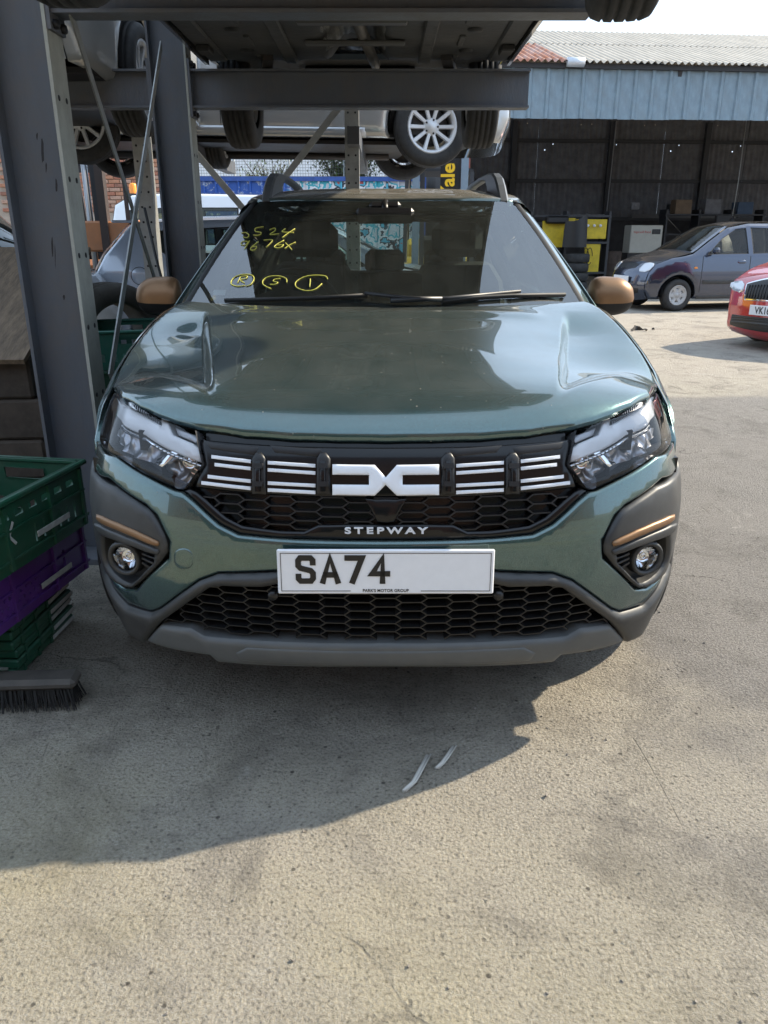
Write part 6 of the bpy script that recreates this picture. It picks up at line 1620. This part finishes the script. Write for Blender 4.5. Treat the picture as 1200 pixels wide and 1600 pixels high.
# moulded bumper skin hung up in front
v, f = [], []
for i in range(13):
    for j in range(9):
        a = -1+i/6.; z = j/8.; v.append((a*.30*(1-.12*z), -.25+.12*a*a, 1.0+z*(.62+.10*a*a)+.10*a*z))
for i in range(12):
    for j in range(8): o = i*9+j; f.append((o, o+1, o+10, o+9))
o = mesh_obj('plastic_bumper', v, f, PLASTIC, None, smooth=True, loc=(yb.x+.12, 20.0, 0)); tag(o, 'black plastic bumper skin propped before the yellow tool rack', 'bumper skin')
tm = None
for k in range(4):
    t = thing('stacked_tyre', ('bottom', 'second', 'third', 'top')[k]+' tyre of the stack before the yellow tool rack', 'tyre', (at_y(898, 440, 19.6).x+.01*(k % 2), 19.6, .11+k*.215), 0, 'tyre stack in the shed')
    o = MB().lathe([(.17, -.085), (.19, -.10), (.27, -.10), (.295, -.08), (.30, 0), (.295, .08), (.27, .10), (.19, .10), (.17, .085)], 28, 'z'); o.build('tyre_casing', TYRE, t)
cbn = thing('compressor_cabinet', 'pale compressor cabinet on a dark stand at the back of the shed', 'compressor', (at_y(1001, 400, 23).x, 23, 0), radians(5))
MB().box((0, 0, 1.17), (.92, .5, .74), bev=.02).build('cabinet_body', mat('cabinet_cream', (.50, .48, .42), .6, var=.08), cbn)
MB().box((0, 0, .40), (1.0, .55, .78)).build('stand', BLOCKW, cbn); MB().box((.27, -.255, 1.37), (.24, .02, .13), bev=.02).build('control_panel', PLASTIC, cbn)
letters('Ingersoll Rand', 'maker_lettering', .085, mat('lettering_red', (.55, .08, .07), .5), cbn, (-.13, -.254, 1.36), (pi/2, 0, 0), depth=.001)
for i, (px, py, d, w, h, nm) in enumerate(((950, 440, 21.5, .5, .9, 'rusty drum beside the yellow tool rack'), (1130, 350, 24, .5, .5, 'dark hoist unit on the shed back wall'), (992, 322, 25.4, .25, .2, 'small grey box high on the shed back wall'), (1048, 324, 25.4, .22, .2, 'small dark box high on the shed back wall'))):
    c = at_y(px, py, d)
    if i == 0: o = MB().lathe([(0, .88), (.27, .88), (.285, .86), (.28, .6), (.29, .58), (.28, .56), (.28, .3), (.29, .28), (.28, .26), (.28, .02), (0, .02)], 20, 'z', c=(c.x, d, 0)).build('oil_drum', mat('drum_rust', (.06, .04, .03), .8, var=.5, vscale=6)); tag(o, nm, 'drum')
    else:
        o = MB().box((c.x, d, c.z), (w, .15, h), bev=.02).lathe([(0, -.09), (.05, -.09), (.06, -.07)], 14, 'y', c=(c.x, d, c.z)).build('wall_unit', mat('unit_grey', (.22, .22, .23), .6) if i == 2 else DKSTEEL); tag(o, nm, 'wall unit')

# hoist and shelving at the back of the shed
hc = at_y(1150, 300, 21.5)
ho = thing('chain_hoist', 'chain hoist hanging inside the shed above the navy hatchback', 'hoist', (hc.x, 21.5, 0))
MB().tube([(0, 0, 4.4), (.02, 0, 2.6), (0, 0, 1.75)], .012, 5).build('hoist_chain', GALV, ho); MB().tube([(.12, 0, 4.4), (.10, 0, 2.4), (.02, 0, 1.6)], .010, 5).build('slack_chain', DKSTEEL, ho)
MB().box((0, 0, 4.25), (.3, .2, .3), bev=.04).build('hoist_body', DKSTEEL, ho); MB().lathe([(0, 1.48), (.05, 1.5), (.07, 1.58), (.05, 1.68), (0, 1.72)], 12, 'z').build('hook_block', DKSTEEL, ho)
sh_ = thing('parts_shelving', 'dark shelving along the shed back wall behind the navy hatchback', 'shelving', (at_y(1110, 400, 24.5).x, 24.8, 0), radians(5))
for x in (-1.5, -.5, .5, 1.5): MB().box((x, 0, 1.0), (.06, .5, 2.0)).build('upright', DKSTEEL, sh_)
for z in (.2, .75, 1.3, 1.85): MB().box((0, 0, z), (3.1, .5, .04)).build('shelf', DKSTEEL, sh_)
BXM = [mat('parts_box_%s' % n, cc, .8, var=.3, vscale=6) for n, cc in (('brown', (.16, .11, .07)), ('grey', (.14, .14, .15)), ('blue', (.05, .08, .13)))]
for k, (x, nm) in enumerate(((-1.0, 'brown'), (-.1, 'grey'), (.9, 'blue'))):
    h = (.40, .42, .34)[k]; o = MB().box((0, 0, h/2), (.5, .36, h), bev=.01).build('parts_box', BXM[k])
    o.location = Vector((sh_.location.x+x, 24.8+x*.087-.02, 1.871)); o.rotation_euler = (0, 0, radians(5)+.05*k)
    tag(o, 'dim '+nm+' storage box on the top shelf at the back of the shed', 'box', 'boxes on the shed shelving')
